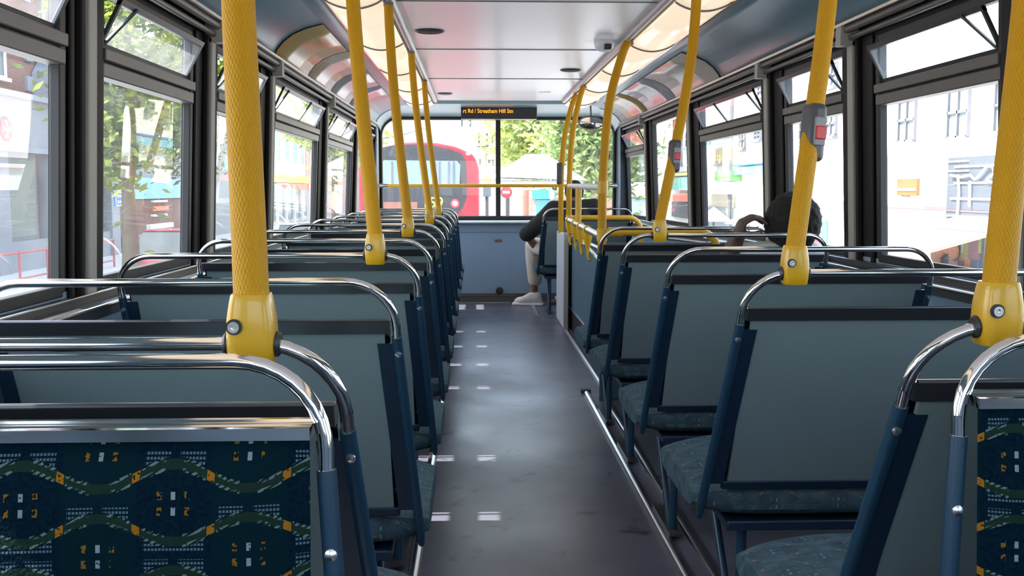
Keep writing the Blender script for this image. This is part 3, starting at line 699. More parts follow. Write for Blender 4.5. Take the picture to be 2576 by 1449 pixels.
def pole(x, y, zr, xt, yt, zt, lab, r=0.0182, bow=0.0, push=None, clamp=True, grp='yellow hand poles on the seats', rb=None):
    o = tag(empty('hand_pole', (x, y, zr)), lab, 'hand pole', grp)
    h = zt-zr; m = MB()
    pts = curve_pts((0, 0, 0.045 if clamp else 0), (xt-x, yt-y, h), bow)
    m.tube(pts, r, 24); m.build('grip_tube', 'yellow_grip', o)
    m = MB(); e = Vector(pts[-1]); d = (Vector(pts[-1])-Vector(pts[-2])).normalized(); m.tube([e-d*0.02, e+Vector((0, 0, 0.012))], r*1.08, 16); m.build('top_collar', 'joint_grey', o)
    if clamp:
        # tapered yellow casting that grips the seat rail
        m = MB(); prof = [(-0.021, 0.021, 0.021), (-0.019, 0.0225, 0.0225), (-0.005, 0.0245, 0.0240), (0.012, 0.0250, 0.024), (0.028, 0.0240, 0.0235), (0.044, 0.0215, 0.0215), (0.051, 0.0200, 0.0205), (0.053, 0.0190, 0.0195)]
        seg = 24; rings = []
        for z, hx, hy in prof:
            rings.append([(hx*math.copysign(abs(math.cos(2*math.pi*k/seg))**0.55, math.cos(2*math.pi*k/seg)), hy*math.copysign(abs(math.sin(2*math.pi*k/seg))**0.55, math.sin(2*math.pi*k/seg)), z) for k in range(seg)])
        vs = [p for q in rings for p in q]
        fs = [(i*seg+k, i*seg+(k+1) % seg, (i+1)*seg+(k+1) % seg, (i+1)*seg+k) for i in range(len(prof)-1) for k in range(seg)]
        fs += [tuple(reversed(range(seg))), tuple((len(prof)-1)*seg+k for k in range(seg))]
        m.add(vs, fs); c = m.build('clamp', 'yellow_gloss', o)
        for sx in (-1, 1):
            m = MB(); m.lathe([(0.0135, 0), (0.0135, 0.003), (0.0105, 0.006), (0.008, 0.006)], (sx*0.0235, 0, 0.0), (sx, 0, 0), 16); m.build('rubber_bush', 'black_plastic', c)
        sg = -1
        m = MB(); m.lathe([(0.0082, 0), (0.0082, 0.0025), (0.0078, 0.0025), (0.0, 0.0012)], (sg*0.013, -0.0232, 0.021), (0, -1, 0), 16, 0)
        m.lathe([(0.0058, 0.0015), (0.0058, 0.0045), (0.0028, 0.0045), (0.0026, 0.002)], (sg*0.013, -0.0232, 0.021), (0, -1, 0), 14, 1)
        m.build('screw', ['black_plastic', 'screw_steel'], c)
    if push is not None:
        t = (push-zr-0.045)/(h-0.045); i = min(len(pts)-2, int(t*(len(pts)-1))); f = t*(len(pts)-1)-i
        bell(o, Vector(pts[i]).lerp(Vector(pts[i+1]), f), 1 if x > 0 else -1, 28 if x > 0 else -20)
    return o
RZ = 0.88; TZ = 1.775
GP = 'yellow hand poles along the left seats'
lp = [(0, -0.446, -0.505, 1.03, 1.30), (2, -0.456, -0.545, 2.41, 2.72), (4, -0.470, -0.553, 3.79, 4.02), (6, -0.450, -0.553, 5.17, 5.42), (8, -0.455, -0.553, 6.55, 6.80)]
for i, (k, x, xt, y, yt) in enumerate(lp):
    pole(x, LY[k], RZ, xt, yt, TZ, 'yellow textured hand pole on the left, %s of the five from the viewer' % ORD[i], grp=GP, bow=-0.012)
GP = 'yellow hand poles along the right seats'
pole(0.394, 1.13, RZ, 0.57, 1.42, TZ, 'thick yellow textured pole at the right edge of the picture', grp=GP, bow=0.02)
pole(0.394, 1.87, RZ, 0.57, 2.20, TZ, 'yellow textured pole with large grey bell push, second from the right edge', grp=GP, bow=0.02, push=1.150)
pole(0.425, 3.43, RZ, 0.60, 3.70, TZ, 'yellow textured pole with small bell push, right of the stairwell pole', grp=GP, bow=0.03, push=1.155)
# ---- stairwell guard
GS = 'yellow poles round the stairwell'
mat('yellow_tube', (0.62, 0.33, 0.014), 0.36, 0, 0.05, 40)
def plain_pole(pts, lab, r=0.020, joints=(), mat_='yellow_grip'):
    p0 = Vector(pts[0]); o = tag(empty('stair_pole', p0), lab, 'pole', GS)
    m = MB()
    # smooth the polyline
    P = [Vector(p)-p0 for p in pts]; out = []
    for i in range(len(P)-1):
        a, b, c, d = P[max(0, i-1)], P[i], P[i+1], P[min(len(P)-1, i+2)]
        for k in range(6):
            t = k/6; out.append(0.5*((2*b)+(c-a)*t+(2*a-5*b+4*c-d)*t*t+(3*b-a-3*c+d)*t**3))
    out.append(P[-1]); m.tube(out, r, 18); m.build('tube', mat_, o)
    for z in joints:
        q = min(out, key=lambda v: abs(v.z+p0.z-z)); m = MB(); m.tube([q-Vector((0, 0, 0.03)), q+Vector((0, 0, 0.03))], r*1.2, 16); m.build('joint_sleeve', 'yellow_tube', o)
    m = MB(); m.tube([out[-1]-Vector((0, 0, 0.02)), out[-1]+Vector((0, 0, 0.008))], r*1.1, 14); m.build('top_collar', 'joint_grey', o)
    return o
plain_pole([(0.400, 4.80, 0.42), (0.400, 4.80, 0.60), (0.400, 4.80, 0.82), (0.405, 4.82, 1.10), (0.44, 4.88, 1.45), (0.515, 4.98, 1.70), (0.555, 5.02, 1.775)], 'tall yellow pole at the near corner of the stairwell', 0.021, (0.82, 1.05))
plain_pole([(0.455, 7.08, 0.80), (0.455, 7.08, 1.06), (0.475, 7.10, 1.40), (0.525, 7.12, 1.66), (0.56, 7.14, 1.775)], 'yellow pole at the far end of the stairwell hand rail', 0.020, (0.83,))
pb = plain_pole([(0.455, 7.74, 0.70), (0.455, 7.74, 1.06), (0.475, 7.75, 1.40), (0.53, 7.76, 1.66), (0.575, 7.78, 1.775)], 'yellow pole standing on the white stairwell panel, with a black bell push', 0.020, ())
m = MB(); m.box(-0.030, 0.018, -0.022, 0.022, -0.085, 0.085); b = m.build('bell_push', 'bell_grey', pb, bevel=0.014, bseg=3); b.location = (-0.006, 0, 0.46)
m = MB(); m.box(0.445, 0.470, 7.35, 8.02, 0.0, 0.705, 0); m.box(0.440, 0.475, 7.30, 7.35, 0.0, 0.720, 1)
tag(m.build('stair_partition', ['white_paint', 'pillar_grey'], bevel=0.004), 'narrow white end panel of the stairwell, standing on the floor', 'panel')
m = MB(); m.box(0.500, 0.520, 4.95, 7.95, 0.155, 0.69, 0); m.box(0.494, 0.526, 4.95, 7.95, 0.69, 0.700, 1); m.box(0.492, 0.528, 4.95, 7.95, 0.145, 0.160, 1); m.box(0.500, 0.520, 4.95, 7.95, 0.0, 0.145, 2)
tag(m.build('stair_screen', ['stair_laminate', 'brushed_steel', 'pillar_black'], bevel=0.003), 'blue-grey side screen of the stairwell behind the hooked rail', 'panel')
# hooked rail
hr = tag(empty('stair_hand_rail', (0.445, 7.1, 0.825)), 'silver and yellow stairwell hand rail with four yellow hooks hanging from it', 'hand rail')
p0 = Vector((0.445, 7.1, 0.825)); pz = Vector((0.405, 4.82, 0.805))
m = MB(); m.tube([(0, 0, 0), pz-p0], 0.018, 14); m.build('rail', 'brushed_steel', hr)
m = MB(); m.tube([Vector((0.455, 7.08, 1.062))-p0, Vector((0.405, 4.82, 1.048))-p0], 0.017, 14); m.build('upper_rail', 'white_paint', hr)
m = MB(); m.tube([Vector((0.438, 6.27, 1.055))-p0, Vector((0.436, 6.27, 0.83))-p0], 0.020, 14); m.build('upright', 'yellow_tube', hr)
m = MB(); m.tube([Vector((0.47, 7.2, 0.735))-p0, Vector((0.46, 6.5, 0.715))-p0, Vector((0.455, 5.9, 0.70))-p0, Vector((0.45, 5.3, 0.66))-p0, Vector((0.44, 4.95, 0.63))-p0], 0.009, 8); m.build('lower_rail', 'brushed_steel', hr)
for y in (6.95, 6.45, 6.05, 5.60):
    t = (7.1-y)/(7.1-4.82); c = (pz-p0)*t
    m = MB(); m.tube([c+Vector((0, -0.03, 0)), c+Vector((0, 0.03, 0))], 0.0235, 14, 0)
    m.tube([c+Vector((0.0, 0, 0.0)), c+Vector((0.002, 0, -0.045)), c+Vector((0.004, 0, -0.075)), c+Vector((0.004, 0, -0.115)), c+Vector((0.006, 0, -0.150)), c+Vector((0.012, -0.008, -0.172)), c+Vector((0.020, -0.012, -0.168))],
           [0.026, 0.027, 0.018, 0.0095, 0.009, 0.0085, 0.007], 12, 0)
    m.build('hook', 'yellow_tube', hr)
def guard_bar(y, x0, x1, z, lab, sleeves=()):
    o = tag(empty('guard_bar', (x0, y, z)), lab, 'hand rail', 'yellow guard bars across the stairwell')
    L = x1-x0; m = MB(); m.tube([(0, 0, 0), (L-0.09, 0, 0)]+[(L-0.09+0.09*math.sin(math.radians(t)), 0, -0.09+0.09*math.cos(math.radians(t))) for t in range(15, 91, 15)]+[(L, 0, -0.30), (L, 0, -0.55)], 0.0185, 14)
    m.build('bar', 'yellow_tube', o)
    for u in sleeves: m = MB(); m.tube([(u, 0, 0), (u+0.07, 0, 0)], 0.0235, 14); m.build('joint_sleeve', 'yellow_tube', o)
guard_bar(7.1, 0.445, 0.975, 0.835, 'yellow guard bar across the far end of the stairwell', ())
guard_bar(4.80, 0.40, 0.965, 0.832, 'yellow guard bar across the near end of the stairwell', (0.03, 0.30))
m = MB(); m.box(0.395, 0.93, 4.815, 4.83, 0.0, 0.78, 0)
tag(m.build('stair_guard', 'stair_laminate', bevel=0.004), 'dark blue-grey guard panel under the near yellow guard bar', 'panel')
m = MB(); m.tube([(0.62, 5.3, 0.80), (0.95, 4.95, 0.77)], 0.009, 8); m.tube([(0.95, 4.95, 0.77), (1.07, 4.95, 0.77)], 0.009, 8)
tag(m.build('stair_wall_rail', 'brushed_steel'), 'thin silver rail slanting to the window wall beyond the near guard bar', 'hand rail')
# bar across the windscreen
o = tag(empty('windscreen_bar', (-1.075, 9.02, 1.070)), 'yellow hand bar across the full width of the windscreen', 'hand rail')
m = MB(); m.tube([(0, 0, 0), (2.13, 0, 0)], 0.0155, 14); m.build('bar', 'yellow_tube', o)
for x in (0.0, 2.08): m = MB(); m.tube([(x, 0, 0), (x+0.07, 0, 0)], 0.020, 14); m.tube([(x+0.03, 0, 0), (x+0.03, 0.17, 0)], 0.012, 10); m.build('bracket', 'brushed_steel', o)
# ================================================================== THE STREET
GZ = -2.10                                              # road level, one deck and a half below the eye
mat('asphalt', (0.30, 0.30, 0.31), 0.9, 0, 0.15, 3); mat('paving', (0.50, 0.48, 0.46), 0.85, 0, 0.1, 2)
m = MB(); m.box(-60, 80, -60, 220, GZ-0.3, GZ, 0); struct(m.build('ground', 'asphalt')).name = 'ground'
m = MB(); m.box(-17.0, -12.5, -20, 150, GZ, GZ+0.14); struct(m.build('pavement', 'paving'))
m = MB(); m.box(9.0, 13.8, -20, 150, GZ, GZ+0.14); struct(m.build('pavement', 'paving'))
brick_mat('brick_red', (0.17, 0.055, 0.032), (0.12, 0.038, 0.024), (0.18, 0.15, 0.13))
brick_mat('brick_cream', (0.62, 0.52, 0.44), (0.55, 0.45, 0.38), (0.68, 0.64, 0.60))
brick_mat('brick_pink', (0.55, 0.30, 0.24), (0.48, 0.26, 0.21), (0.62, 0.55, 0.5))
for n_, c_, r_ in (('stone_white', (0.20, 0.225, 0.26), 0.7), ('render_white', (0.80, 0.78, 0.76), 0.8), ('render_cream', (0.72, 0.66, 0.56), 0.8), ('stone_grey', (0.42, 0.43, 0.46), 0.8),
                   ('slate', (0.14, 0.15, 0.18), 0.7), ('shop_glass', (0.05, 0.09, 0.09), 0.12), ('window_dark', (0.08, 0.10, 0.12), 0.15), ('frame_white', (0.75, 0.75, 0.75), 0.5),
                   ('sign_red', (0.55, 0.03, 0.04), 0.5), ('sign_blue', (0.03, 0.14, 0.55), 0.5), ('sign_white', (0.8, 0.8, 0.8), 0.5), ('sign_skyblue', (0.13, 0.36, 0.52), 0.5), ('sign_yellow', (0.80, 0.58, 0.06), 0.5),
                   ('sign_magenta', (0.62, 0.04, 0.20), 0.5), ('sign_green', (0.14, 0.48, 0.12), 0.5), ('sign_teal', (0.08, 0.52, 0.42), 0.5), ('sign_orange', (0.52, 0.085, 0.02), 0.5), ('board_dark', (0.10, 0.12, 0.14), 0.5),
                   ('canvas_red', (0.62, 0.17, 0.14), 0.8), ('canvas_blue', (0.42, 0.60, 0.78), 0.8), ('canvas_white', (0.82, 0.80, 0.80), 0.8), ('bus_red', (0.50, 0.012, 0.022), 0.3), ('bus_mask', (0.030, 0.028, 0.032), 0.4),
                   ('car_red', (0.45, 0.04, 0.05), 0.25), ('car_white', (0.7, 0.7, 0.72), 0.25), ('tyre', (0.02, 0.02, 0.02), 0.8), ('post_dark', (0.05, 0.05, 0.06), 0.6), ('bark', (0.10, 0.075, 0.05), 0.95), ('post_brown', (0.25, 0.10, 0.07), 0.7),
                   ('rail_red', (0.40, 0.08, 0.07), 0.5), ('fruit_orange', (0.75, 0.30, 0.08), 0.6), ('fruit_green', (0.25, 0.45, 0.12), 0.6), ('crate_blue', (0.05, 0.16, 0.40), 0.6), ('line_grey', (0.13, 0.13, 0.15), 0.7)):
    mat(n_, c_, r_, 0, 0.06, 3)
mat('lamp_glow', (0.9, 0.6, 0.4), 0.4, emit=(1.0, 0.45, 0.25), estr=1.2); mat('number_yellow', (0.7, 0.8, 0.05), 0.5, emit=(0.75, 1.0, 0.05), estr=1.0)
leaf_mat('leaf_green', (0.06, 0.10, 0.02), (0.20, 0.25, 0.05)); leaf_mat('leaf_pale', (0.34, 0.44, 0.13), (0.74, 0.78, 0.30), 0.45); leaf_mat('leaf_deep', (0.12, 0.21, 0.09), (0.44, 0.52, 0.20), 0.45)
def rect(X, px0, px1, py0, py1):
    """world y0, y1, z0, z1 of a rectangle on the facade plane x = X seen between these columns and rows"""
    pm, qm = (px0+px1)/2, (py0+py1)/2
    ya, yb = at(0, X, px0, qm).y, at(0, X, px1, qm).y
    return min(ya, yb), max(ya, yb), at(0, X, pm, py1).z, at(0, X, pm, py0).z
def facade(name, X, y0, y1, top, mt, label, depth=9.0, z0=None):
    s = 1 if X > 0 else -1
    o = tag(empty(name, (X, (y0+y1)/2, GZ)), label, 'building'); L = (y1-y0)/2
    m = MB(); m.box(min(0, s*depth), max(0, s*depth), -L, L, 0, top-GZ, 0); m.build('wall', mt, o)
    o['y_span'] = (y0, y1); return o
def on(o, nm, mats, r, d0=-0.02, d1=0.10, parent=None, bevel=0, mi=0):
    """panel on a facade: r = (y0,y1,z0,z1) world; stands d1 proud of the wall"""
    s = 1 if o.location.x > 0 else -1
    if 'y_span' in o: r = (max(r[0], o['y_span'][0]), min(r[1], o['y_span'][1]), r[2], r[3])
    m = MB(); a, b = sorted((s*-d1, s*-d0)); m.box(a, b, r[0]-o.location.y, r[1]-o.location.y, r[2]-GZ, r[3]-GZ, mi)
    return m.build(nm, mats, parent or o, bevel=bevel)
def win(o, r, panes=(2, 2), glass='window_dark', frame='frame_white', sill=True):
    s = 1 if o.location.x > 0 else -1
    yy0, yy1, zz0, zz1 = r[0]-o.location.y, r[1]-o.location.y, r[2]-GZ, r[3]-GZ; t = min(0.08, (yy1-yy0)*0.08)
    m = MB(); X0, X1 = sorted((-s*0.10, s*0.02))
    for i in range(panes[0]+1):
        c = yy0+(yy1-yy0)*i/panes[0]; m.box(X0, X1, c-t/2, c+t/2, zz0, zz1)
    for j in range(panes[1]+1):
        c = zz0+(zz1-zz0)*j/panes[1]; m.box(X0, X1, yy0, yy1, c-t/2, c+t/2)
    if sill: m.box(*sorted((-s*0.22, s*0.02)), yy0-0.12, yy1+0.12, zz0-0.16, zz0-0.03)
    f = m.build('window', frame, o)
    m = MB(); m.box(*sorted((-s*0.03, -s*0.02)), yy0, yy1, zz0, zz1); m.build('pane', glass, f)
    return f
XL, XR = -17.0, 13.8
# ---- left side: bank
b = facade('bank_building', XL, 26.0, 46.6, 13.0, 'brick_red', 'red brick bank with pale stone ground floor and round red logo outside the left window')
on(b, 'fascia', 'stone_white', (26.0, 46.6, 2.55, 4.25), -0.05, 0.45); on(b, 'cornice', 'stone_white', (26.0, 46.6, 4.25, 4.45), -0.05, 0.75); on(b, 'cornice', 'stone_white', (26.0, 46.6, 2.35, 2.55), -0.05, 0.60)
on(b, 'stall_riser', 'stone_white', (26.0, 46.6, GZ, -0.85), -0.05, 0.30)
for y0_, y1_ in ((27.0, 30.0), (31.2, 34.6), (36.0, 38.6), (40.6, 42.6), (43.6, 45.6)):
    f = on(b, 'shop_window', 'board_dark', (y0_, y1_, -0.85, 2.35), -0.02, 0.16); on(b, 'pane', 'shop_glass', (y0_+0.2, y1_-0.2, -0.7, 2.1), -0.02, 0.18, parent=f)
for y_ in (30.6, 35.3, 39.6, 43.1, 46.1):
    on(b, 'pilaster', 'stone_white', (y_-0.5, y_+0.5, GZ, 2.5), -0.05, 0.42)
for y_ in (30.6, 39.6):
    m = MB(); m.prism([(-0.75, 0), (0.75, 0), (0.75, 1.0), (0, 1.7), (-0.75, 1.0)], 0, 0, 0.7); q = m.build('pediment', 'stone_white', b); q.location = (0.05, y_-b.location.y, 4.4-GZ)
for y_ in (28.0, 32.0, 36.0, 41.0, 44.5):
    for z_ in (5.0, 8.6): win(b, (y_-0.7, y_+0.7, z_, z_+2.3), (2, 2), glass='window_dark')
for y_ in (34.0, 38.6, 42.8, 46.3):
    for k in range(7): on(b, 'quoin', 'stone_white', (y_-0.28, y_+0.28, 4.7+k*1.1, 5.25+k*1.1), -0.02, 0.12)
m = MB(); m.tube([(0.25, 0, 0), (0.25, 0, 8.0)], 0.10, 8); q = m.build('drainpipe', 'stone_white', b); q.location = (0, 38.0-b.location.y+1.6, 4.5-GZ)
lp_ = at(0, XL+0.46, 14, 325)
m = MB(); m.lathe([(0.42, 0), (0.42, 0.05), (0, 0.05)], (0, 0, 0), (1, 0, 0), 26); q = m.build('logo', 'sign_red', b); q.location = (0.45, lp_.y-b.location.y, lp_.z-GZ)
m = MB(); m.add([(0.06, -0.13, 0.30), (0.06, 0.13, 0.30), (0.06, 0.0, 0.0)], [(0, 1, 2)]); m.add([(0.06, -0.13, -0.30), (0.06, 0.13, -0.30), (0.06, 0.0, 0.0)], [(0, 2, 1)])
m.add([(0.06, -0.30, 0.12), (0.06, -0.30, -0.12), (0.06, 0.0, 0.0)], [(0, 1, 2)]); m.add([(0.06, 0.30, 0.12), (0.06, 0.30, -0.12), (0.06, 0.0, 0.0)], [(0, 2, 1)])
m.build('emblem', 'sign_white', q, smooth=False)
# ---- left side: parade of shops behind the trees
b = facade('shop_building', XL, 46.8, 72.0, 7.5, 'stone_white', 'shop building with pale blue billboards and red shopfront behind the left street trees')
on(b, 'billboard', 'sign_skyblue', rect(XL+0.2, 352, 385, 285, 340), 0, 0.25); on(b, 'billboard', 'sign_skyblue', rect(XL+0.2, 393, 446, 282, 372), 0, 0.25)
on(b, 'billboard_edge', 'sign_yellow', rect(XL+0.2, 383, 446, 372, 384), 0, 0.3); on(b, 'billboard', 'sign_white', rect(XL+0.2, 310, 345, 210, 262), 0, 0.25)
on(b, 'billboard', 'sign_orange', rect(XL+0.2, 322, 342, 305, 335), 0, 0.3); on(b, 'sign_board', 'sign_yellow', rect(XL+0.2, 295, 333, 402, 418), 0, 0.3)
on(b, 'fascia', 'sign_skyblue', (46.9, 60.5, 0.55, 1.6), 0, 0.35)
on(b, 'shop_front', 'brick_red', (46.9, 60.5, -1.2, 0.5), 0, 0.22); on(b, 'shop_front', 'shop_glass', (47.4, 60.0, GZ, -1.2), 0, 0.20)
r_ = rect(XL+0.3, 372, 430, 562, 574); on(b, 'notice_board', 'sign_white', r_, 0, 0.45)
r_ = rect(XL+0.3, 380, 420, 518, 530); on(b, 'sign_board', 'sign_orange', r_, 0, 0.40)
for k, yy in enumerate((502, 537)):
    r_ = rect(XL+0.3, 375, 425, yy, yy+8); on(b, 'sign_lettering', 'sign_white', (r_[0]+0.5, r_[1]-0.5, r_[2]+0.03, r_[3]-0.03), 0, 0.38)
for y_ in (50, 54, 58, 62, 66, 70): win(b, (y_-0.8, y_+0.8, 4.2, 6.4), (2, 2))
b = facade('shop_building', XL, 72.2, 100.0, 7.0, 'render_cream', 'cream parade of shops with yellow and orange fascia far down the left side', z0=0)
on(b, 'fascia', 'sign_yellow', (72.3, 99.5, 1.6, 2.3), 0, 0.5); on(b, 'shop_front', 'shop_glass', (72.5, 99.0, -1.6, 1.3), 0, 0.2); on(b, 'fascia', 'sign_orange', (84.0, 99.0, 1.0, 1.55), 0, 0.45)
for y_ in (74, 78, 82, 86, 90, 94, 98):
    win(b, (y_-0.9, y_+0.9, 3.4, 5.6), (2, 2), glass='sign_skyblue'); on(b, 'pilaster', 'frame_white', (y_+1.6, y_+2.0, GZ, 1.5), 0, 0.4)
b = facade('brick_building', XL, 100.5, 150.0, 8.5, 'brick_pink', 'pinkish brick building at the far end of the left side of the street')
for y_ in (104, 110, 116, 122): win(b, (y_-1, y_+1, 3.4, 6.0), (2, 2))
# ---- right side
b = facade('pale_building', XR, 16.0, 36.4, 12.5, 'render_white', 'sunlit white building with tall windows and a dark scrawled hoarding, outside the nearest right window')
on(b, 'brick_storey', 'brick_cream', (16.0, 36.4, 4.35, 12.0), 0, 0.06); on(b, 'string_course', 'stone_grey', (16.0, 36.4, 4.9, 5.0), 0, 0.20)
for r4 in ((2258, 2298, 248, 355), (2382, 2432, 218, 345), (2500, 2540, 195, 330)):
    win(b, rect(XR-0.1, *r4), (2, 2), glass='window_pale', frame='line_grey', sill=False) if 'window_pale' in MATS else (mat('window_pale', (0.20, 0.25, 0.28), 0.4), win(b, rect(XR-0.1, *r4), (2, 2), glass='window_pale', frame='line_grey', sill=False))
h = on(b, 'hoarding', 'board_grey' if 'board_grey' in MATS else mat('board_grey', (0.055, 0.065, 0.08), 0.6).name, rect(XR-0.1, 2384, 2560, 392, 568), 0, 0.12)
for q4 in ((2386, 2440, 404, 408), (2405, 2560, 414, 419), (2386, 2440, 428, 432), (2405, 2540, 457, 462), (2395, 2560, 498, 504), (2386, 2560, 545, 549)):
    on(b, 'stripe', 'sign_white', rect(XR-0.1, *q4), 0.1, 0.16, parent=h)
s = 1
m = MB()
def scr(pts):
    P = [at(0, XR-0.2, *p) for p in pts]; m.tube([(p.x-b.location.x, p.y-b.location.y, p.z-GZ) for p in P], 0.035, 5)
scr([(2390, 440), (2415, 446), (2440, 440), (2452, 452), (2468, 436), (2480, 420), (2495, 418), (2500, 436), (2482, 452), (2500, 460)]); scr([(2410, 440), (2412, 480), (2408, 540)]); scr([(2440, 455), (2438, 520)])
m.build('scrawl', 'sign_white', h)
p_ = on(b, 'poster', 'sign_orange', rect(XR-0.1, 2256, 2306, 450, 492), 0, 0.10); on(b, 'poster_band', 'sign_white', rect(XR-0.1, 2258, 2304, 474, 480), 0.1, 0.13, parent=p_)
on(b, 'poster', 'stone_grey', rect(XR-0.1, 2258, 2282, 494, 524), 0, 0.10); on(b, 'door_panel', 'frame_white', rect(XR-0.1, 2315, 2376, 474, 520), 0, 0.10); on(b, 'ledge', 'stone_grey', rect(XR-0.1, 2206, 2305, 390, 398), 0, 0.2)
on(b, 'ledge', 'rail_red', (26.0, 36.0, at(0, XR, 2350, 529).z, at(0, XR, 2350, 526).z), 0, 0.15)
# awning and fruit stall
shaded_cols = []  # stall colours darkened to stand in for the shade under the awning
for n_, c_ in (('shaded_red', (0.14, 0.02, 0.03)), ('shaded_green', (0.05, 0.10, 0.05)), ('shaded_blue', (0.04, 0.09, 0.17)), ('shaded_pale', (0.20, 0.20, 0.19)), ('shaded_peach', (0.22, 0.10, 0.05)), ('shaded_slate', (0.04, 0.05, 0.07)), ('shaded_mauve', (0.10, 0.05, 0.07)), ('shaded_olive', (0.12, 0.13, 0.04))):
    mat(n_, c_, 0.8); shaded_cols.append(n_)
aw = tag(empty('shop_awning', (XR-0.1, 29.5, GZ)), 'pale sunlit shop awning with red edge in front of the white building, right', 'awning')
def W2(px, py, X): p = at(0, X, px, py); return Vector((p.x-(XR-0.1), p.y-29.5, p.z-GZ))
bl, br_, tr_, tl_ = W2(2212, 618, 11.0), W2(2338, 633, 11.0), W2(2520, 546, 13.7), W2(2212, 575, 13.7)
yA, yB = W2(2338, 633, 11.0).y, W2(2170, 615, 11.0).y; zA, zB = W2(2338, 633, 11.0).z, W2(2420, 546, 13.7).z
m = MB(); m.add([(11.0-13.7, yA, zA), (11.0-13.7, yB, zA), (0, yB, zB), (0, yA, zB), (11.0-13.7, yA, zA-0.04), (11.0-13.7, yB, zA-0.04), (0, yB, zB-0.04), (0, yA, zB-0.04)], [(0, 1, 2, 3), (4, 7, 6, 5), (0, 4, 5, 1), (1, 5, 6, 2), (2, 6, 7, 3), (3, 7, 4, 0)])
m.build('canopy', 'canvas_white', aw, smooth=False)
m = MB(); m.box(11.0-13.72, 11.0-13.66, yA, yB, zA-0.32, zA-0.03); m.bar((11.0-13.7, yA, zA+0.01), (0, yA, zB+0.01), 0.06, 0.07); m.build('valance', 'canvas_red', aw)
for y_ in (yA+0.1, yB-0.1): m = MB(); m.tube([(11.0-13.7, y_, zA-0.05), (11.0-13.7, y_, 0.14)], 0.04, 8); m.build('post', 'post_dark', aw)
st = tag(empty('market_stall', (12.6, 26.05, GZ+0.14)), 'colourful market stall of fruit, posters and crates at the lower right window corner', 'stall')
m = MB(); m.box(0, 0.1, -1.5, 1.5, 0, 1.92); m.build('back_board', 'shaded_slate', st); m = MB(); m.box(-0.9, 0, -1.4, 1.4, 0.0, 0.75); m.build('table', 'post_brown', st)
for i in range(26):
    y_, z_ = -1.25+2.5*rnd.random(), 0.9+0.8*rnd.random(); w_, h_ = 0.10+0.22*rnd.random(), 0.10+0.16*rnd.random(); dd = 0.02+0.06*rnd.random()
    m = MB(); m.box(-dd-0.01, 0.0, y_-w_, y_+w_, z_-h_, z_+h_); m.build('display_card', shaded_cols[i % 8], st)
for i in range(24):
    y_ = -1.25+2.5*(i/23); c = shaded_cols[(i*3+1) % 8]
    m = MB(); m.ball((-0.45-0.25*rnd.random(), y_, 0.83+0.06*rnd.random()), 0.13, 0.11, 0.12, 10, 7); m.build('fruit', c, st)
for y_, z_ in ((0.55, 1.40), (-0.15, 1.36), (0.2, 1.50)):
    m = MB(); m.lathe([(0.26, 0), (0.24, 0.05), (0.10, 0.09), (0, 0.09)], (-0.10, y_, z_), (-1, 0, 0), 18); m.build('round_display', 'shaded_peach', st)
b = facade('pale_building', XR, 36.6, 46.8, 12.0, 'render_white', 'narrow white sunlit building between the second and third right window pillars')
for r4 in ((2078, 2102, 160, 215), (2076, 2100, 280, 340), (2010, 2030, 300, 350)): win(b, rect(XR-0.1, *r4), (2, 2), glass='window_pale', frame='line_grey')
on(b, 'fascia', 'stone_grey', (36.8, 46.6, 1.2, 1.35), 0, 0.3); on(b, 'shop_front', 'window_pale', (37.4, 46.0, GZ, 0.6), 0, 0.12); on(b, 'door_panel', 'sign_teal', rect(XR-0.1, 2068, 2084, 555, 610), 0, 0.16); on(b, 'sign_board', 'sign_red', rect(XR-0.1, 2028, 2064, 592, 625), 0, 0.16)
b = facade('shop_building', XR, 47.0, 62.0, 12.0, 'render_cream', 'cream building with magenta, green and blue shop signs, right of the seated passenger')
on(b, 'sign_board', 'sign_magenta', rect(XR-0.3, 1783, 1828, 335, 352), 0, 0.5); on(b, 'sign_board', 'sign_skyblue', rect(XR-0.3, 1783, 1828, 353, 362), 0, 0.5)
on(b, 'sign_board', 'sign_green', rect(XR-0.3, 1811, 1852, 430, 456), 0, 0.6); on(b, 'sign_board', 'sign_white', rect(XR-0.3, 1778, 1838, 458, 488), 0, 0.55)
on(b, 'fascia', 'sign_skyblue', rect(XR-0.2, 1855, 1930, 418, 438), 0, 0.4); on(b, 'fascia', 'sign_blue', rect(XR-0.2, 1855, 1930, 412, 416), 0, 0.45); on(b, 'shop_front', 'window_pale', (47.4, 61.6, GZ, 0.0), 0, 0.12)
for r4 in ((1905, 1920, 215, 240), (1858, 1872, 330, 372), (1896, 1912, 330, 350), (1800, 1812, 375, 410)): win(b, rect(XR-0.1, *r4), (2, 2), glass='window_pale', frame='line_grey')
m = MB(); m.tube([(-0.3, 0, 1.0), (-0.3, 0, 13.0)], 0.12, 8); q = m.build('drainpipe', 'line_grey', b); q.location = (0, at(0, XR, 1852, 400).y-b.location.y, 0)
b = facade('shop_building', XR, 62.2, 79.0, 12.0, 'render_white', 'white building with green shop and yellow band, behind the full-height right window')
on(b, 'fascia', 'sign_yellow', rect(XR-0.3, 1672, 1740, 436, 443), 0, 0.6); on(b, 'fascia', 'line_grey', rect(XR-0.3, 1672, 1740, 422, 434), 0, 0.6); on(b, 'sign_board', 'sign_teal', rect(XR-0.3, 1684, 1742, 446, 478), 0, 0.5); on(b, 'awning', 'canvas_red', rect(XR-0.6, 1688, 1742, 488, 506), 0, 1.6)
on(b, 'shop_front', 'board_grey', rect(XR-0.1, 1690, 1742, 506, 548), 0, 0.12)
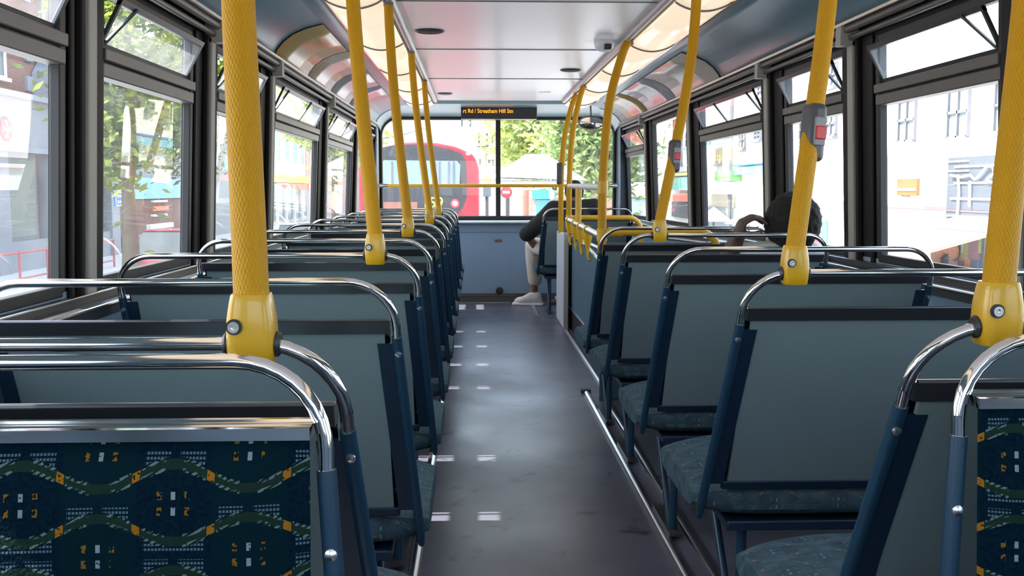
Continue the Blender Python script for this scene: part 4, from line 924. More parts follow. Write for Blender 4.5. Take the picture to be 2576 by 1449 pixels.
for r4 in ((1692, 1700, 300, 350), (1705, 1714, 310, 410), (1724, 1732, 330, 370), (1692, 1698, 385, 415)): win(b, rect(XR-0.1, *r4), (1, 2), glass='sign_red' if r4[0] == 1692 else 'line_grey', frame='line_grey')
b = facade('brick_building', XR, 79.2, 110.0, 7.0, 'brick_pink', 'pink brick building with white bands outside the last right window before the windscreen')
on(b, 'fascia', 'sign_white', (79.4, 109, 0.4, 1.6), 0, 0.5); on(b, 'fascia', 'sign_teal', (79.4, 109, 1.7, 1.95), 0, 0.5); on(b, 'shop_front', 'sign_skyblue', (80, 109, -1.6, 0.2), 0, 0.2)
for y_ in (82, 86, 90, 94): win(b, (y_-0.6, y_+0.6, 3.0, 5.6), (2, 2))
for px, py, w_, c_ in ((1796, 520, 26, 'canvas_blue'), (1885, 528, 34, 'canvas_blue')):
    p = at(1, 38.0, px, py); o = tag(empty('market_parasol', (p.x, 38.0, GZ)), 'pale blue market canopy %s in the street on the right' % ('nearer the windscreen' if px < 1850 else 'beside the seated passenger'), 'canopy', 'pale blue market canopies')
    hgt = p.z-GZ; m = MB(); rr = w_*38/2500*1.5
    m.add([(-rr, -rr, hgt-0.55), (rr, -rr, hgt-0.55), (rr, rr, hgt-0.55), (-rr, rr, hgt-0.55), (0, 0, hgt)], [(0, 1, 4), (1, 2, 4), (2, 3, 4), (3, 0, 4), (3, 2, 1, 0)]); m.build('canopy', c_, o, smooth=False)
    m = MB(); m.tube([(0, 0, 0), (0, 0, hgt-0.3)], 0.04, 8); m.build('pole', 'post_dark', o)
# ---- ahead
def front_building(name, Yf, px0, px1, top, mt, label, depth=10):
    a = at(1, Yf, px0, 475); b_ = at(1, Yf, px1, 475)
    o = tag(empty(name, ((a.x+b_.x)/2, Yf, GZ)), label, 'building'); L = (b_.x-a.x)/2
    m = MB(); m.box(-L, L, 0, depth, 0, top-GZ); m.build('wall', mt, o); return o
def fpan(o, nm, mt, px0, px1, py0, py1, d=0.1, arch=False, parent=None):
    Yf = o.location.y; a = at(1, Yf, px0, py0); b_ = at(1, Yf, px1, py1); m = MB()
    x0, x1, z0, z1 = a.x-o.location.x, b_.x-o.location.x, b_.z-GZ, a.z-GZ
    if arch: r = (x1-x0)/2; m.prism([(x0, z0), (x1, z0), (x1, z1-r)]+[((x0+x1)/2+r*math.cos(math.radians(t)), z1-r+r*math.sin(math.radians(t))) for t in range(20, 161, 20)]+[(x0, z1-r)], 1, -d, 0.02)
    else: m.box(x0, x1, -d, 0.02, z0, z1)
    return m.build(nm, mt, parent or o)
b = front_building('corner_building', 72.0, 930, 1256, 15.0, 'render_white', 'sunlit white corner building with narrow arched windows, ahead beyond the red bus')
for q4 in ((1219, 1230, 332, 366), (1234, 1247, 332, 366)): f = fpan(b, 'window', 'frame_white', *q4, 0.2); fpan(b, 'pane', 'line_grey', q4[0]+3, q4[1]-3, q4[2]+3, q4[3]-2, 0.24, parent=f)
for q4 in ((1222, 1246, 386, 418),): f = fpan(b, 'window', 'frame_white', *q4, 0.2, arch=True); fpan(b, 'pane', 'line_grey', 1228, 1233, 402, 416, 0.24, parent=f); fpan(b, 'pane', 'line_grey', 1237, 1242, 402, 416, 0.24, parent=f)
fpan(b, 'string_course', 'line_grey', 1200, 1256, 368, 370, 0.4); fpan(b, 'corner_strip', 'brick_pink', 1220, 1224, 332, 420, 0.3); fpan(b, 'shop_fascia', 'brick_pink', 1200, 1256, 451, 456, 0.4)
for q4 in ((1203, 1207, 335, 360), (1180, 1185, 300, 318), (1160, 1164, 300, 318), (1206, 1209, 400, 414)): f = fpan(b, 'window', 'line_grey', *q4, 0.15)
m = MB(); m.tube([at(1, 66, 955, 350)-Vector((0, 0, 0)), at(1, 66, 1010, 340), at(1, 66, 1070, 322)], 0.03, 5)
tag(m.build('overhead_wire', 'line_grey'), 'thin overhead wire crossing the sky above the red bus', 'wire')
pv = tag(empty('market_pavilion', (at(1, 46, 1352, 475).x, 46.0, GZ)), 'white pyramid-roofed pavilion ahead, right of the windscreen bar', 'pavilion')
ap = at(1, 46, 1340, 386).z-GZ; ev = at(1, 46, 1340, 446).z-GZ; rr = 115*46/2500
m = MB(); m.add([(-rr, -1.6, ev), (rr, -1.6, ev-0.15), (rr, 4.0, ev), (-rr, 4.0, ev), (-0.5, 1.2, ap), (0.5, 1.2, ap)], [(0, 1, 5, 4), (1, 2, 5), (2, 3, 4, 5), (3, 0, 4), (3, 2, 1, 0)]); m.build('roof', 'canvas_white', pv, smooth=False)
m = MB(); m.box(-rr*0.9, rr*0.9, -1.5, 3.8, ev-0.42, ev-0.16); m.build('valance', 'canvas_white', pv)
m = MB(); m.box(-rr*0.92, rr*0.92, -1.56, -1.50, ev-0.20, ev-0.16); m.tube([(-rr*0.75+0.2, -1.5, ev+0.05), (-0.5, 1.15, ap)], 0.03, 6); m.build('seam', 'line_grey', pv)
for x_ in (-rr*0.85, rr*0.85):
    m = MB(); m.box(x_-0.08, x_+0.08, -1.4, -1.24, 0, ev-0.4); m.build('post', 'canvas_white', pv)
b = front_building('market_shop', 60.0, 1330, 1432, 0.85, 'brick_pink', 'low red brick shop with green sign beyond the pavilion', 3)
fpan(b, 'sign_board', 'sign_teal', 1338, 1396, 478, 501, 0.3); fpan(b, 'shop_window', 'sign_skyblue', 1348, 1384, 503, 540, 0.15)
b = front_building('market_shop', 62.0, 1470, 1560, 1.1, 'brick_pink', 'low red brick wall building behind the stairwell poles, ahead on the right', 2)
fpan(b, 'door_panel', 'sign_skyblue', 1462+12, 1486, 482, 530, 0.2)
def sign_post(px, py0, Yf, r, mt, label):
    p = at(1, Yf, px, py0); m = MB(); o = tag(empty('street_post', (p.x, Yf, GZ)), label, 'post'); m.tube([(0, 0, 0), (0, 0, p.z-GZ)], r, 8); m.build('pole', mt, o); return o, p.z-GZ
o, hh = sign_post(1277, 480, 34, 0.07, 'post_dark', 'dark post with round red no entry sign, right of the windscreen centre bar')
m = MB(); m.lathe([(0.20, 0), (0.20, 0.02), (0, 0.02)], (-0.05, -0.08, hh-0.05), (0, -1, 0), 20, 0); m.box(-0.17, 0.07, -0.12, -0.10, hh-0.09, hh-0.01, 1); m.build('road_sign', ['sign_red', 'sign_white'], o)
o, hh = sign_post(1225, 470, 36, 0.06, 'post_dark', 'dark street post left of the windscreen centre bar')
m = MB(); m.box(-0.14, 0.14, -0.15, 0.15, hh-0.35, hh); m.build('lamp_head', 'board_dark', o)
sign_post(1323, 478, 40, 0.13, 'post_brown', 'thick brown post standing in front of the low shop')
o, hh = sign_post(1387, 486, 44, 0.05, 'line_grey', 'thin post with a white oval sign beside the yellow poles')
m = MB(); m.ball((0, -0.1, hh-0.05), 0.12, 0.03, 0.24, 14, 8); m.build('oval_sign', 'sign_white', o)
# left blue street sign
p = at(0, -11.5, 316, 500); o = tag(empty('street_post', (p.x, p.y, GZ)), 'dark lamp post with a small blue street sign beside the left trees', 'post')
m = MB(); m.tube([(0, 0, 0), (0, 0, 3.6), (0, 0, 6.4)], [0.10, 0.08, 0.06], 10); m.build('pole', 'post_dark', o)
m = MB(); m.box(-0.05, 0.02, -0.95, 0.65, p.z-GZ-0.22, p.z-GZ+0.22); sg_ = m.build('street_sign', 'sign_blue', o)
m = MB(); zz = p.z-GZ
for z_ in (zz+0.09, zz-0.09):
    for k in range(8): m.box(0.021, 0.030, -0.80+k*0.17, -0.80+k*0.17+0.10, z_-0.045, z_+0.045)
for q4 in ((-0.95, 0.65, zz+0.19, zz+0.22), (-0.95, 0.65, zz-0.22, zz-0.19), (-0.95, -0.92, zz-0.22, zz+0.22), (0.62, 0.65, zz-0.22, zz+0.22)): m.box(0.021, 0.028, *q4)
m.build('sign_marks', 'sign_white', sg_)
# pedestrian barrier by the bank
o = tag(empty('street_railing', (-14.2, 30.0, GZ+0.14)), 'red metal pedestrian railing on the pavement before the bank', 'railing')
m = MB(); m.tube([(0, -3, 1.05), (0, 9, 1.05)], 0.035, 8); m.tube([(0, -3, 0.25), (0, 9, 0.25)], 0.03, 8); m.build('rail', 'rail_red', o)
for k in range(7): m = MB(); m.tube([(0, -3+2*k, 0), (0, -3+2*k, 1.1)], 0.04, 8); m.build('post', 'rail_red', o)
# ---- vehicles
def car(x, y, rz, paint, label, L=4.3, Wd=1.75, H=1.5):
    o = tag(empty('car', (x, y, GZ), rz), label, 'car'); m = MB()
    pr = [(-L/2, 0.35), (-L/2, 0.75), (-L/2+0.15, 0.88), (-L/2+1.0, 0.98), (L/2-0.25, 0.95), (L/2-0.02, 0.8), (L/2, 0.35)]
    m.prism([(p_[0], p_[1]) for p_ in pr], 1, -Wd/2, Wd/2); m.build('body', paint, o, bevel=0.06, bseg=3)
    m = MB(); a = [(-L/2+0.95, 0.96), (L/2-0.45, 0.94), (L/2-0.95, H), (-L/2+1.65, H)]
    vs = [(p_[0], -Wd/2+0.08 if p_[1] < 1 else -Wd/2+0.22, p_[1]) for p_ in a]+[(p_[0], Wd/2-0.08 if p_[1] < 1 else Wd/2-0.22, p_[1]) for p_ in a]
    m.add(vs, [(0, 1, 2, 3), (7, 6, 5, 4), (0, 4, 5, 1), (1, 5, 6, 2), (3, 2, 6, 7), (0, 3, 7, 4)]); m.build('cabin_glass', 'shop_glass', o, smooth=False)
    m = MB(); m.box(-L/2+1.6, L/2-0.9, -Wd/2+0.2, Wd/2-0.2, H-0.02, H+0.03); m.build('roof', paint, o, bevel=0.02)
    for sx in (-L/2+0.8, L/2-0.8):
        for sy in (-1, 1): m = MB(); m.lathe([(0.31, 0), (0.33, 0.03), (0.33, 0.17), (0.31, 0.2)], (sx, sy*(Wd/2)-(0.1), 0.33), (0, 1, 0), 18); m.build('wheel', 'tyre', o)
    return o
p = at(0, -11.0, 345, 640); car(-11.0, p.y+3.2, math.pi/2, 'car_red', 'red car parked outside the second left window', H=1.7)
car(-8.0, 44.0, math.pi/2, 'car_white', 'white car in the road beyond the middle left windows', H=1.6)
car(7.2, 46.0, math.pi/2, 'car_white', 'white car in the street ahead on the right')
# red double-decker ahead
Yb = 22.0; xa_ = at(1, Yb, 903, 475).x; xb_ = at(1, Yb, 1206, 475).x; zt_ = at(1, Yb, 1070, 357).z
bus = tag(empty('double_decker_bus', ((xa_+xb_)/2, Yb, GZ)), 'red double-decker bus seen from behind, ahead on the left', 'bus')
hw = (xb_-xa_)/2; HT = zt_-GZ
def busprof(hw, z0, HT, inset=0):
    P = [(-hw, z0), (hw, z0), (hw, HT-0.62)]
    P += [(hw-0.02-0.26*(1-math.cos(math.radians(t))), HT-0.62+0.40*math.sin(math.radians(t))) for t in (20, 40, 60, 80)]
    P += [(hw*0.6, HT-0.10), (hw*0.3, HT-0.02), (0, HT), (-hw*0.3, HT-0.02), (-hw*0.6, HT-0.10)]
    P += [(-(hw-0.02-0.26*(1-math.cos(math.radians(t)))), HT-0.62+0.40*math.sin(math.radians(t))) for t in (80, 60, 40, 20)] + [(-hw, HT-0.62)]
    return P
m = MB(); m.prism(busprof(hw, 0.35, HT), 1, 0, 10.5); m.build('body', 'bus_red', bus, bevel=0.04)
def bp_(px, py): p = at(1, Yb, px, py); return (p.x-bus.location.x, p.z-GZ)
mask = [bp_(1118, 545), bp_(1150, 540), bp_(1166, 522), bp_(1174, 495), bp_(1174, 440), bp_(1172, 405), bp_(1160, 386), bp_(1130, 375), bp_(1085, 366), bp_(1040, 363), bp_(990, 366), bp_(945, 374), bp_(930, 390), bp_(925, 440), bp_(925, 500), bp_(935, 545)]
m = MB(); m.prism(mask, 1, -0.03, 0.05); m.build('rear_surround', 'bus_mask', bus)
wq = [bp_(956, 466), bp_(1156, 466), bp_(1158, 415), bp_(1150, 405), bp_(966, 403), bp_(956, 412)]
mat('bus_glass', (0.20, 0.27, 0.30), 0.35)
m = MB(); m.prism(wq, 1, -0.045, 0.0); g_ = m.build('rear_window', 'bus_glass', bus)
m = MB()
for px in (985, 1010, 1062, 1093, 1105, 1127, 1140):
    a, b__ = bp_(px, 464), bp_(px+3, 407); m.box(min(a[0], b__[0]), max(a[0], b__[0])+0.01, -0.06, -0.04, a[1], b__[1])
m.build('seat_poles', 'line_grey', g_)
x_, z_ = bp_(1062, 522); text('159', 'route_number', 0.33, 'number_yellow', bus, (x_, -0.05, z_), (math.pi/2, 0, 0), 0.004, xs=0.95)
x_, z_ = bp_(1145, 512); m = MB(); m.lathe([(0.10, 0), (0.10, 0.04), (0.06, 0.05)], (x_, -0.03, z_), (0, -1, 0), 18, 0); m.lathe([(0.065, 0), (0.05, 0.02), (0, 0.03)], (x_, -0.07, z_), (0, -1, 0), 16, 1); m.build('rear_lamp', ['sign_red', 'lamp_glow'], bus)
x_, z_ = bp_(1178, 387); m = MB(); m.ball((x_, -0.02, z_), 0.055, 0.03, 0.035, 12, 8); m.build('marker_lamp', 'sign_white', bus)
m = MB(); a, b__ = bp_(960, 524), bp_(1050, 508); m.box(a[0], b__[0], -0.045, -0.02, a[1], b__[1]); m.build('sign_band', 'post_brown', bus)
# ---- trees: crown of separate leaf clusters on a branching trunk
def tree(x, y, h0, crown, mt, n, leaf, label, lean=0.0, seed=1, gz=GZ):
    R_ = random.Random(seed); o = tag(empty('street_tree', (x, y, gz)), label, 'tree', None)
    m = MB(); m.tube([(0, 0, 0), (lean*0.3, 0.1, h0*0.5), (lean, 0, h0)], [0.28, 0.22, 0.15], 10)
    for k in range(7):
        a = 2*math.pi*k/7+R_.random(); q = Vector((math.cos(a)*crown[0]*0.6, math.sin(a)*crown[1]*0.6, h0+crown[2]*(0.3+0.9*R_.random())))
        m.tube([(lean, 0, h0*0.85), (lean+q.x*0.4, q.y*0.4, (h0+q.z)/2), (lean+q.x, q.y, q.z)], [0.13, 0.09, 0.03], 7)
    m.build('trunk', 'bark', o)
    m = MB(); cl = []
    for k in range(max(8, n//110)):
        v = Vector((R_.gauss(0, 1), R_.gauss(0, 1), R_.gauss(0, 1))).normalized()*(0.35+0.6*R_.random()**0.5); cl.append((v, 0.18+0.22*R_.random()))
    for k in range(n):
        c, rr = R_.choice(cl); v = c+Vector((R_.gauss(0, 1), R_.gauss(0, 1), R_.gauss(0, 1)))*rr*0.6
        p = Vector((lean+v.x*crown[0], v.y*crown[1], h0+crown[2]*0.9+v.z*crown[2])); a = Vector((R_.gauss(0, 1), R_.gauss(0, 1), R_.gauss(0, 0.6))).normalized(); b2 = a.orthogonal().normalized()
        s_ = leaf*(0.6+0.8*R_.random()); a *= s_; b2 *= s_*0.8
        m.add([p-a, p+b2*0.6, p+a, p-b2*0.6], [(0, 1, 2, 3)])
    m.build('foliage', mt, o, smooth=False)
    return o
p = at(0, -9.8, 318, 400); tree(p.x, p.y, 3.6, (1.7, 2.4, 3.3), 'leaf_green', 5000, 0.15, 'leafy street tree filling the left part of the second left window', 0.0, 3)
p = at(0, -12.0, 468, 400); tree(p.x, p.y, 3.9, (2.0, 2.6, 3.4), 'leaf_green', 4200, 0.17, 'leafy street tree at the right part of the second left window', 0.3, 5)
p = at(1, 67.4, 1395, 475); tree(p.x, 67.4, 4.4, (4.8, 3.2, 4.6), 'leaf_pale', 10000, 0.30, 'large pale green sunlit tree behind the pavilion', 0, 8)
p = at(1, 57, 1515, 475); tree(p.x, 57, 3.2, (3.2, 3.0, 4.2), 'leaf_deep', 7000, 0.26, 'green tree at the right end of the windscreen', 0, 11)
p = at(1, 64, 842, 475); tree(p.x, 64, 5.0, (3.4, 3.0, 3.8), 'leaf_pale', 4000, 0.30, 'pale green tree seen through the last left windows', 0, 13)
# ================================================================== PEOPLE
mat('skin_dark', (0.085, 0.040, 0.026), 0.5, 0, 0.12, 20); mat('skin_brown', (0.24, 0.105, 0.065), 0.5, 0, 0.12, 20); mat('hair_black', (0.010, 0.008, 0.007), 0.9, 0, 0.3, 60, bump=1.0, bscale=160)
mat('hair_brown', (0.022, 0.012, 0.008), 0.9, 0, 0.3, 60, bump=1.0, bscale=200)
mat('cloth_black', (0.014, 0.012, 0.012), 0.85, 0, 0.3, 14, bump=0.6, bscale=30); mat('cloth_cream', (0.62, 0.53, 0.44), 0.9, 0, 0.12, 12, bump=0.8, bscale=28); mat('cloth_white', (0.62, 0.60, 0.58), 0.9, 0, 0.1, 12, bump=0.6, bscale=30)
mat('shoe_white', (0.66, 0.62, 0.60), 0.55, 0, 0.1, 30); mat('eye_white', (0.7, 0.7, 0.68), 0.3); mat('lip', (0.20, 0.07, 0.06), 0.5)
def capsule(m, a, b, ra, rb, n=6, seg=14):
    a, b = Vector(a), Vector(b); d = (b-a); L = d.length; d = d/L if L > 1e-6 else Vector((0, 0, 1)); pts, rs = [], []
    for k in range(n+1):
        t = math.pi/2*(1-k/n); pts.append(a-d*ra*math.sin(t)*0.999); rs.append(max(ra*math.cos(t), 0.0008))
    for k in range(n+1):
        t = math.pi/2*k/n; pts.append(b+d*rb*math.sin(t)*0.999); rs.append(max(rb*math.cos(t), 0.0008))
    m.tube(pts, rs, seg)
def limbs(m, chain):
    for (a, ra), (b, rb) in zip(chain, chain[1:]): capsule(m, a, b, ra, rb)
def fuse(m, name, mt, parent, vox=0.008, smooth=6):
    o = m.build(name, mt, parent); r = o.modifiers.new('remesh', 'REMESH'); r.mode = 'VOXEL'; r.voxel_size = vox; r.use_smooth_shade = True
    s = o.modifiers.new('smooth', 'SMOOTH'); s.iterations = smooth; s.factor = 0.5
    return o
def hand(m, wrist, palm_dir, normal, s=1.0, curl=(0.5, 0.5, 0.5, 0.5), thumb=0.5, side=1):
    """palm plus four fingers and a thumb as tapered chains; curl in radians per joint towards -normal"""
    w = Vector(wrist); f = Vector(palm_dir).normalized(); n = Vector(normal); n = (n-f*n.dot(f)).normalized(); t = f.cross(n)*side
    for u in (-0.026, -0.009, 0.009, 0.026):
        capsule(m, w+t*u*0.7*s, w+f*0.085*s+t*u*s, 0.013*s, 0.0105*s, 4, 10)
    for k, u in enumerate((0.029, 0.010, -0.009, -0.027)):
        L = (0.036, 0.041, 0.039, 0.031)[k]*s; p = w+f*0.088*s+t*u*s; d = (f+t*u*3).normalized(); a = 0.0
        for j, (ln, r0, r1) in enumerate(((1.05, 0.0088, 0.0082), (0.72, 0.0082, 0.0075), (0.58, 0.0075, 0.0062))):
            a += curl[k]*(0.6 if j == 0 else 1.0); dd = (d*math.cos(a)-n*math.sin(a)).normalized(); q = p+dd*L*ln; capsule(m, p, q, r0*s, r1*s, 4, 10); p = q
    p = w+f*0.022*s+t*0.026*s; d = (f*0.65+t*0.75-n*0.25).normalized()
    for ln, r0, r1, b_ in ((0.040, 0.0125, 0.0105, 0.0), (0.032, 0.0105, 0.0092, thumb*0.6), (0.025, 0.0092, 0.0075, thumb)):
        dd = (d*math.cos(b_)+(f*0.8-n*0.5)*math.sin(b_)).normalized(); q = p+dd*ln*s; capsule(m, p, q, r0*s, r1*s, 4, 10); p = q
def head(m, c, s, look, up=(0, 0, 1)):
    """skull, jaw, nose, ears merged into the body mesh; look = facing direction"""
    c = Vector(c); f = Vector(look).normalized(); u = Vector(up); u = (u-f*u.dot(f)).normalized(); r = f.cross(u)
    def ell(cc, a, b_, d_):   # radii along r, f, u
        mm = MB(); mm.ball((0, 0, 0), 1, 1, 1, 18, 12); m.add([cc + r*v[0]*a + f*v[1]*b_ + u*v[2]*d_ for v in [Vector(q) for q in mm.v]], mm.f)
    ell(c+u*0.02*s, 0.075*s, 0.092*s, 0.085*s); ell(c-u*0.04*s+f*0.022*s, 0.058*s, 0.062*s, 0.075*s)
    ell(c+f*0.095*s-u*0.012*s, 0.012*s, 0.018*s, 0.024*s); ell(c+f*0.082*s-u*0.055*s, 0.024*s, 0.012*s, 0.010*s); ell(c+f*0.07*s-u*0.10*s, 0.026*s, 0.022*s, 0.020*s)
    for k in (-1, 1): ell(c+r*0.077*s*k-u*0.010*s, 0.010*s, 0.020*s, 0.032*s)
    return f, u, r
def face_bits(o, c, s, f, u, r):
    m = MB()
    for k in (-1, 1): m.ball(Vector(c)+f*0.078*s+r*0.030*s*k+u*0.012*s, 0.011*s, None, None, 10, 8)
    m.build('eyes', 'eye_white', o)
    m = MB(); m.tube([Vector(c)+f*0.090*s-u*0.056*s-r*0.024*s, Vector(c)+f*0.098*s-u*0.055*s, Vector(c)+f*0.090*s-u*0.056*s+r*0.024*s], [0.003*s, 0.006*s, 0.003*s], 8); m.build('lips', 'lip', o)

# ---- passenger at the front: bent over, elbow out, cream trousers
P = Vector((0.62, 8.36, 0.46))                              # hips on the cushion of the front seat
pr = tag(empty('person', (P.x, P.y, 0)), 'person in dark top, cream trousers and white trainers, bent forward on the front right seat', 'person')
V = lambda x, y, z: Vector((x-P.x, y-P.y, z))
hipL, hipR = V(0.55, 8.40, 0.505), V(0.76, 8.40, 0.505)
kneeL, ankL = V(0.285, 8.80, 0.555), V(0.315, 8.86, 0.150)   # the leg that shows in the aisle
kneeR, ankR = V(0.60, 8.84, 0.52), V(0.60, 8.92, 0.12)
shL, shR = V(0.46, 8.50, 0.865), V(0.80, 8.46, 0.885); neck = V(0.635, 8.50, 0.905); hc = V(0.640, 8.58, 1.000)
elL, wrL = V(0.235, 8.60, 0.655), V(0.335, 8.72, 0.500); elR, wrR = V(0.86, 8.64, 0.66), V(0.72, 8.82, 0.60)
m = MB()
limbs(m, [(V(0.655, 8.38, 0.50), 0.125), (V(0.65, 8.40, 0.64), 0.120), (V(0.64, 8.46, 0.80), 0.125)])
limbs(m, [(shL, 0.062), (V(0.64, 8.48, 0.86), 0.085), (shR, 0.062)])
limbs(m, [(neck, 0.052), (hc, 0.050)])
limbs(m, [(hipL, 0.085), (kneeL, 0.055), (kneeL+Vector((0.01, 0.03, -0.14)), 0.050), (ankL, 0.032)]); limbs(m, [(hipR, 0.085), (kneeR, 0.055), (kneeR+Vector((0, 0.03, -0.14)), 0.050), (ankR, 0.032)])
for a_ in (ankL, ankR): limbs(m, [(a_, 0.034), (a_+Vector((-0.02, 0.01, -0.09)), 0.036), (a_+Vector((-0.12, 0.02, -0.105)), 0.026)])
limbs(m, [(shL, 0.052), (elL, 0.042), ((elL+wrL)/2, 0.036), (wrL, 0.026)]); limbs(m, [(shR, 0.052), (elR, 0.042), (wrR, 0.026)])
hand(m, wrL, (0.45, 0.1, -0.75), (-0.75, -0.3, -0.4), 0.95, (0.35, 0.3, 0.3, 0.35), 0.4, -1); hand(m, wrR, (-0.6, 0.2, -0.4), (0.2, 0.4, 0.8), 0.95, (0.4, 0.4, 0.4, 0.4), 0.4, 1)
f_, u_, r_ = head(m, hc, 0.95, (-0.15, 0.85, -0.50), (0, 0.4, 0.9))
fuse(m, 'body', 'skin_brown', pr, 0.007, 5); face_bits(pr, hc, 0.95, f_, u_, r_)
m = MB(); m.ball(hc+Vector((0, -0.015, 0.028)), 0.084, 0.098, 0.090, 20, 14); fuse(m, 'hair', 'hair_brown', pr, 0.008, 2)
m = MB(); limbs(m, [(V(0.655, 8.37, 0.53), 0.135), (V(0.65, 8.40, 0.66), 0.132), (V(0.64, 8.46, 0.79), 0.140)]); limbs(m, [(shL, 0.078), (V(0.64, 8.48, 0.85), 0.098), (shR, 0.078)])
limbs(m, [(shL, 0.080), ((shL+elL)/2+Vector((0, 0, -0.015)), 0.078), (elL+Vector((0.0, 0, 0.0)), 0.070), (elL+(wrL-elL)*0.06, 0.052)]); limbs(m, [(shR, 0.078), (elR, 0.060), (elR+(wrR-elR)*0.10, 0.05)])
limbs(m, [(shL, 0.07), (V(0.52, 8.5, 0.74), 0.09)])
fuse(m, 'jacket', 'cloth_black', pr, 0.009, 4)
m = MB(); limbs(m, [(hipL, 0.100), (kneeL+Vector((0.012, 0, -0.01)), 0.070), (kneeL+Vector((0.02, 0.02, -0.14)), 0.072), (ankL+Vector((0.006, 0, 0.085)), 0.066)])
limbs(m, [(hipR, 0.100), (kneeR, 0.072), (kneeR+Vector((0, 0.02, -0.16)), 0.07), (ankR+Vector((0, 0, 0.07)), 0.062)]); limbs(m, [(hipL, 0.11), (hipR, 0.11)])
fuse(m, 'trousers', 'cloth_cream', pr, 0.009, 3)
for k, a_ in enumerate((ankL, ankR)):
    m = MB(); c = Vector((a_.x, a_.y, 0)); dx, dy = (-0.97, 0.22) if k == 0 else (-0.3, 0.95)
    F2 = Vector((dx, dy, 0)).normalized(); S2 = Vector((-F2.y, F2.x, 0))
    def shoe(u, v, c=c, F2=F2, S2=S2):
        l = -0.075+0.265*u; t = 2*math.pi*v; w_ = 0.044+0.008*math.sin(math.pi*u)-0.018*max(0, u-0.8)/0.2; hgt = 0.118 if u < 0.38 else 0.118-0.050*min(1, (u-0.38)/0.35)-0.015*max(0, u-0.85)/0.15
        cz = math.copysign(abs(math.sin(t))**0.6, math.sin(t)); cx_ = math.copysign(abs(math.cos(t))**0.7, math.cos(t)); e = (1-abs(2*u-1)**6)**0.5*0.85+0.15
        return tuple(c+F2*l+S2*cx_*w_*e+Vector((0, 0, 0.006+hgt*(0.5+0.5*cz)*(0.85*e+0.15))))
    m.grid(shoe, 18, 18); q = m.build('shoe', 'shoe_white', pr)
    m = MB(); m.box(-0.084, 0.196, -0.050, 0.050, 0, 0.026); sl2 = m.build('sole', 'sign_white', q, bevel=0.008); sl2.location = c; sl2.rotation_euler = (0, 0, math.atan2(F2.y, F2.x))

# ---- passenger on the right: round dark hair, white shirt, left hand raised to the head
P = Vector((0.80, 3.80, 0.44))
pr = tag(empty('person', (P.x, P.y, 0)), 'person seen from behind with round dark hair, white shirt and raised left hand', 'person')
hc = V(1.012, 3.82, 0.888)
V0 = lambda x, y, z: Vector((x-P.x, y-P.y, z))
neck = V0(0.985, 3.82, 0.780); shL, shR = V0(0.855, 3.83, 0.772), V0(1.095, 3.83, 0.775)
elL, wrL = V0(0.725, 3.86, 0.640), V0(0.800, 3.80, 0.862)
m = MB()
limbs(m, [(V0(0.95, 3.86, 0.50), 0.115), (V0(0.95, 3.84, 0.66), 0.11)]); limbs(m, [(shL, 0.050), (V0(0.96, 3.83, 0.70), 0.07), (shR, 0.050)]); limbs(m, [(V0(0.975, 3.83, 0.70), 0.055), (neck, 0.050), (hc, 0.05)])
limbs(m, [(V0(0.88, 3.86, 0.50), 0.078), (V0(0.86, 4.05, 0.50), 0.06), (V0(0.86, 4.12, 0.30), 0.045), (V0(0.86, 4.10, 0.09), 0.03), (V0(0.86, 4.19, 0.035), 0.026)]); limbs(m, [(V0(1.0, 3.86, 0.50), 0.078), (V0(1.02, 4.05, 0.50), 0.06), (V0(1.02, 4.12, 0.30), 0.045), (V0(1.02, 4.10, 0.09), 0.03), (V0(1.02, 4.19, 0.035), 0.026)])
limbs(m, [(shL, 0.046), (elL, 0.036), ((elL+wrL)/2, 0.038), (wrL, 0.029)]); limbs(m, [(shR, 0.046), (V0(1.08, 3.95, 0.55), 0.036), (V0(0.98, 4.02, 0.56), 0.025)])
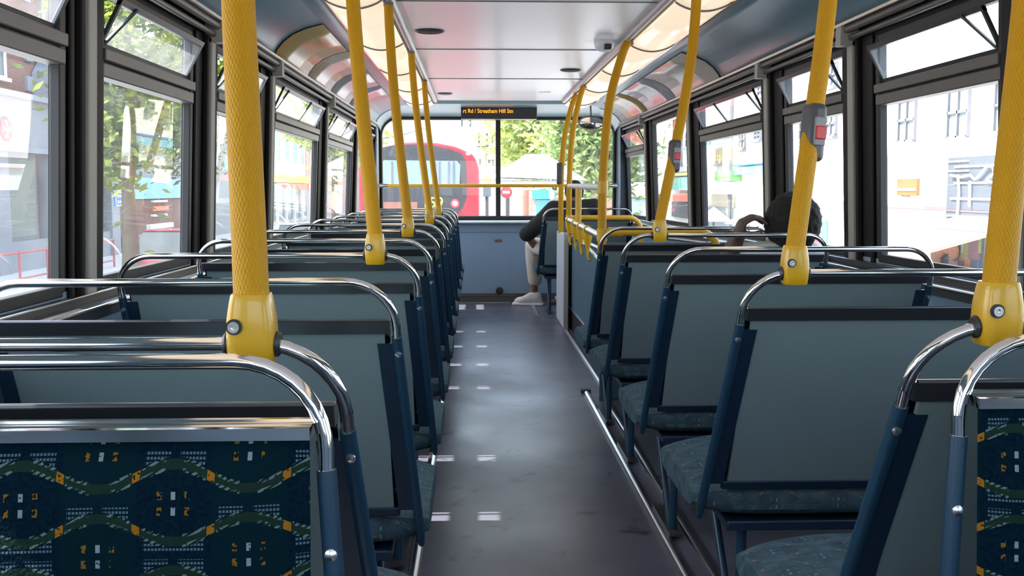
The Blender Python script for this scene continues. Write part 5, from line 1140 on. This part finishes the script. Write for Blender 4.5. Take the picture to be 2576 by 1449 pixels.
# raised hand: fingers bent over to the temple, thumb below, leaving an open loop
fw_ = Vector((0.10, 0.0, 1.0)).normalized()
for k, dy in enumerate((-0.028, -0.009, 0.010, 0.028)):
    b0 = wrL+Vector((-0.002, dy*0.7, 0)); kn = wrL+Vector((0.012, dy, 0.058-abs(dy)*0.4)); p1 = kn+Vector((0.038, 0.002, 0.020)); p2 = p1+Vector((0.032, 0, -0.006)); p3 = p2+Vector((0.020, 0, -0.016))
    capsule(m, b0, kn, 0.020, 0.0135, 4, 10); capsule(m, kn, p1, 0.0115, 0.0102, 4, 10); capsule(m, p1, p2, 0.0102, 0.0092, 4, 10); capsule(m, p2, p3, 0.0092, 0.0078, 4, 10)
t0 = wrL+Vector((0.014, -0.022, 0.008)); t1_ = t0+Vector((0.036, -0.004, 0.000)); t2_ = t1_+Vector((0.036, 0.0, 0.008)); capsule(m, wrL, t0, 0.018, 0.013, 4, 10); capsule(m, t0, t1_, 0.0115, 0.0100, 4, 10); capsule(m, t1_, t2_, 0.0100, 0.0080, 4, 10)
hand(m, V0(0.98, 4.02, 0.56), (-0.7, 0.5, 0.0), (0, 0, 1), 0.9, (0.5, 0.5, 0.5, 0.5), 0.4, 1)
f_, u_, r_ = head(m, hc, 0.92, (0.1, 1.0, -0.12))
fuse(m, 'body', 'skin_dark', pr, 0.006, 4); face_bits(pr, hc, 0.92, f_, u_, r_)
m = MB(); m.ball(hc+Vector((0.002, -0.012, 0.026)), 0.109, 0.112, 0.118, 28, 20); capsule(m, hc+Vector((0, -0.045, -0.03)), hc+Vector((0, -0.045, -0.055)), 0.07, 0.05)
hr_ = fuse(m, 'hair', 'hair_black', pr, 0.006, 2)
tx = bpy.data.textures.new('curl_noise', 'CLOUDS'); tx.noise_scale = 0.018; tx.noise_depth = 2
dm = hr_.modifiers.new('curls', 'DISPLACE'); dm.texture = tx; dm.strength = 0.014; dm.mid_level = 0.6
m = MB(); limbs(m, [(V0(0.95, 3.86, 0.50), 0.128), (V0(0.955, 3.84, 0.69), 0.125)]); limbs(m, [(shL, 0.064), (V0(0.972, 3.83, 0.765), 0.080), (shR, 0.064)]); limbs(m, [(shL, 0.060), (shL+(elL-shL)*0.45, 0.052)]); limbs(m, [(shR, 0.060), (shR+(V0(1.08, 3.95, 0.55)-shR)*0.6, 0.052)]); limbs(m, [(V0(0.995, 3.83, 0.790), 0.058), (V0(0.965, 3.83, 0.72), 0.09)])
fuse(m, 'shirt', 'cloth_white', pr, 0.008, 3)
m = MB(); limbs(m, [(V0(0.88, 3.86, 0.50), 0.09), (V0(0.86, 4.05, 0.50), 0.07), (V0(0.86, 4.12, 0.30), 0.06), (V0(0.86, 4.10, 0.12), 0.05)]); limbs(m, [(V0(1.0, 3.86, 0.50), 0.09), (V0(1.02, 4.05, 0.50), 0.07), (V0(1.02, 4.12, 0.30), 0.06), (V0(1.02, 4.10, 0.12), 0.05)])
fuse(m, 'trousers', 'cloth_black', pr, 0.010, 3)
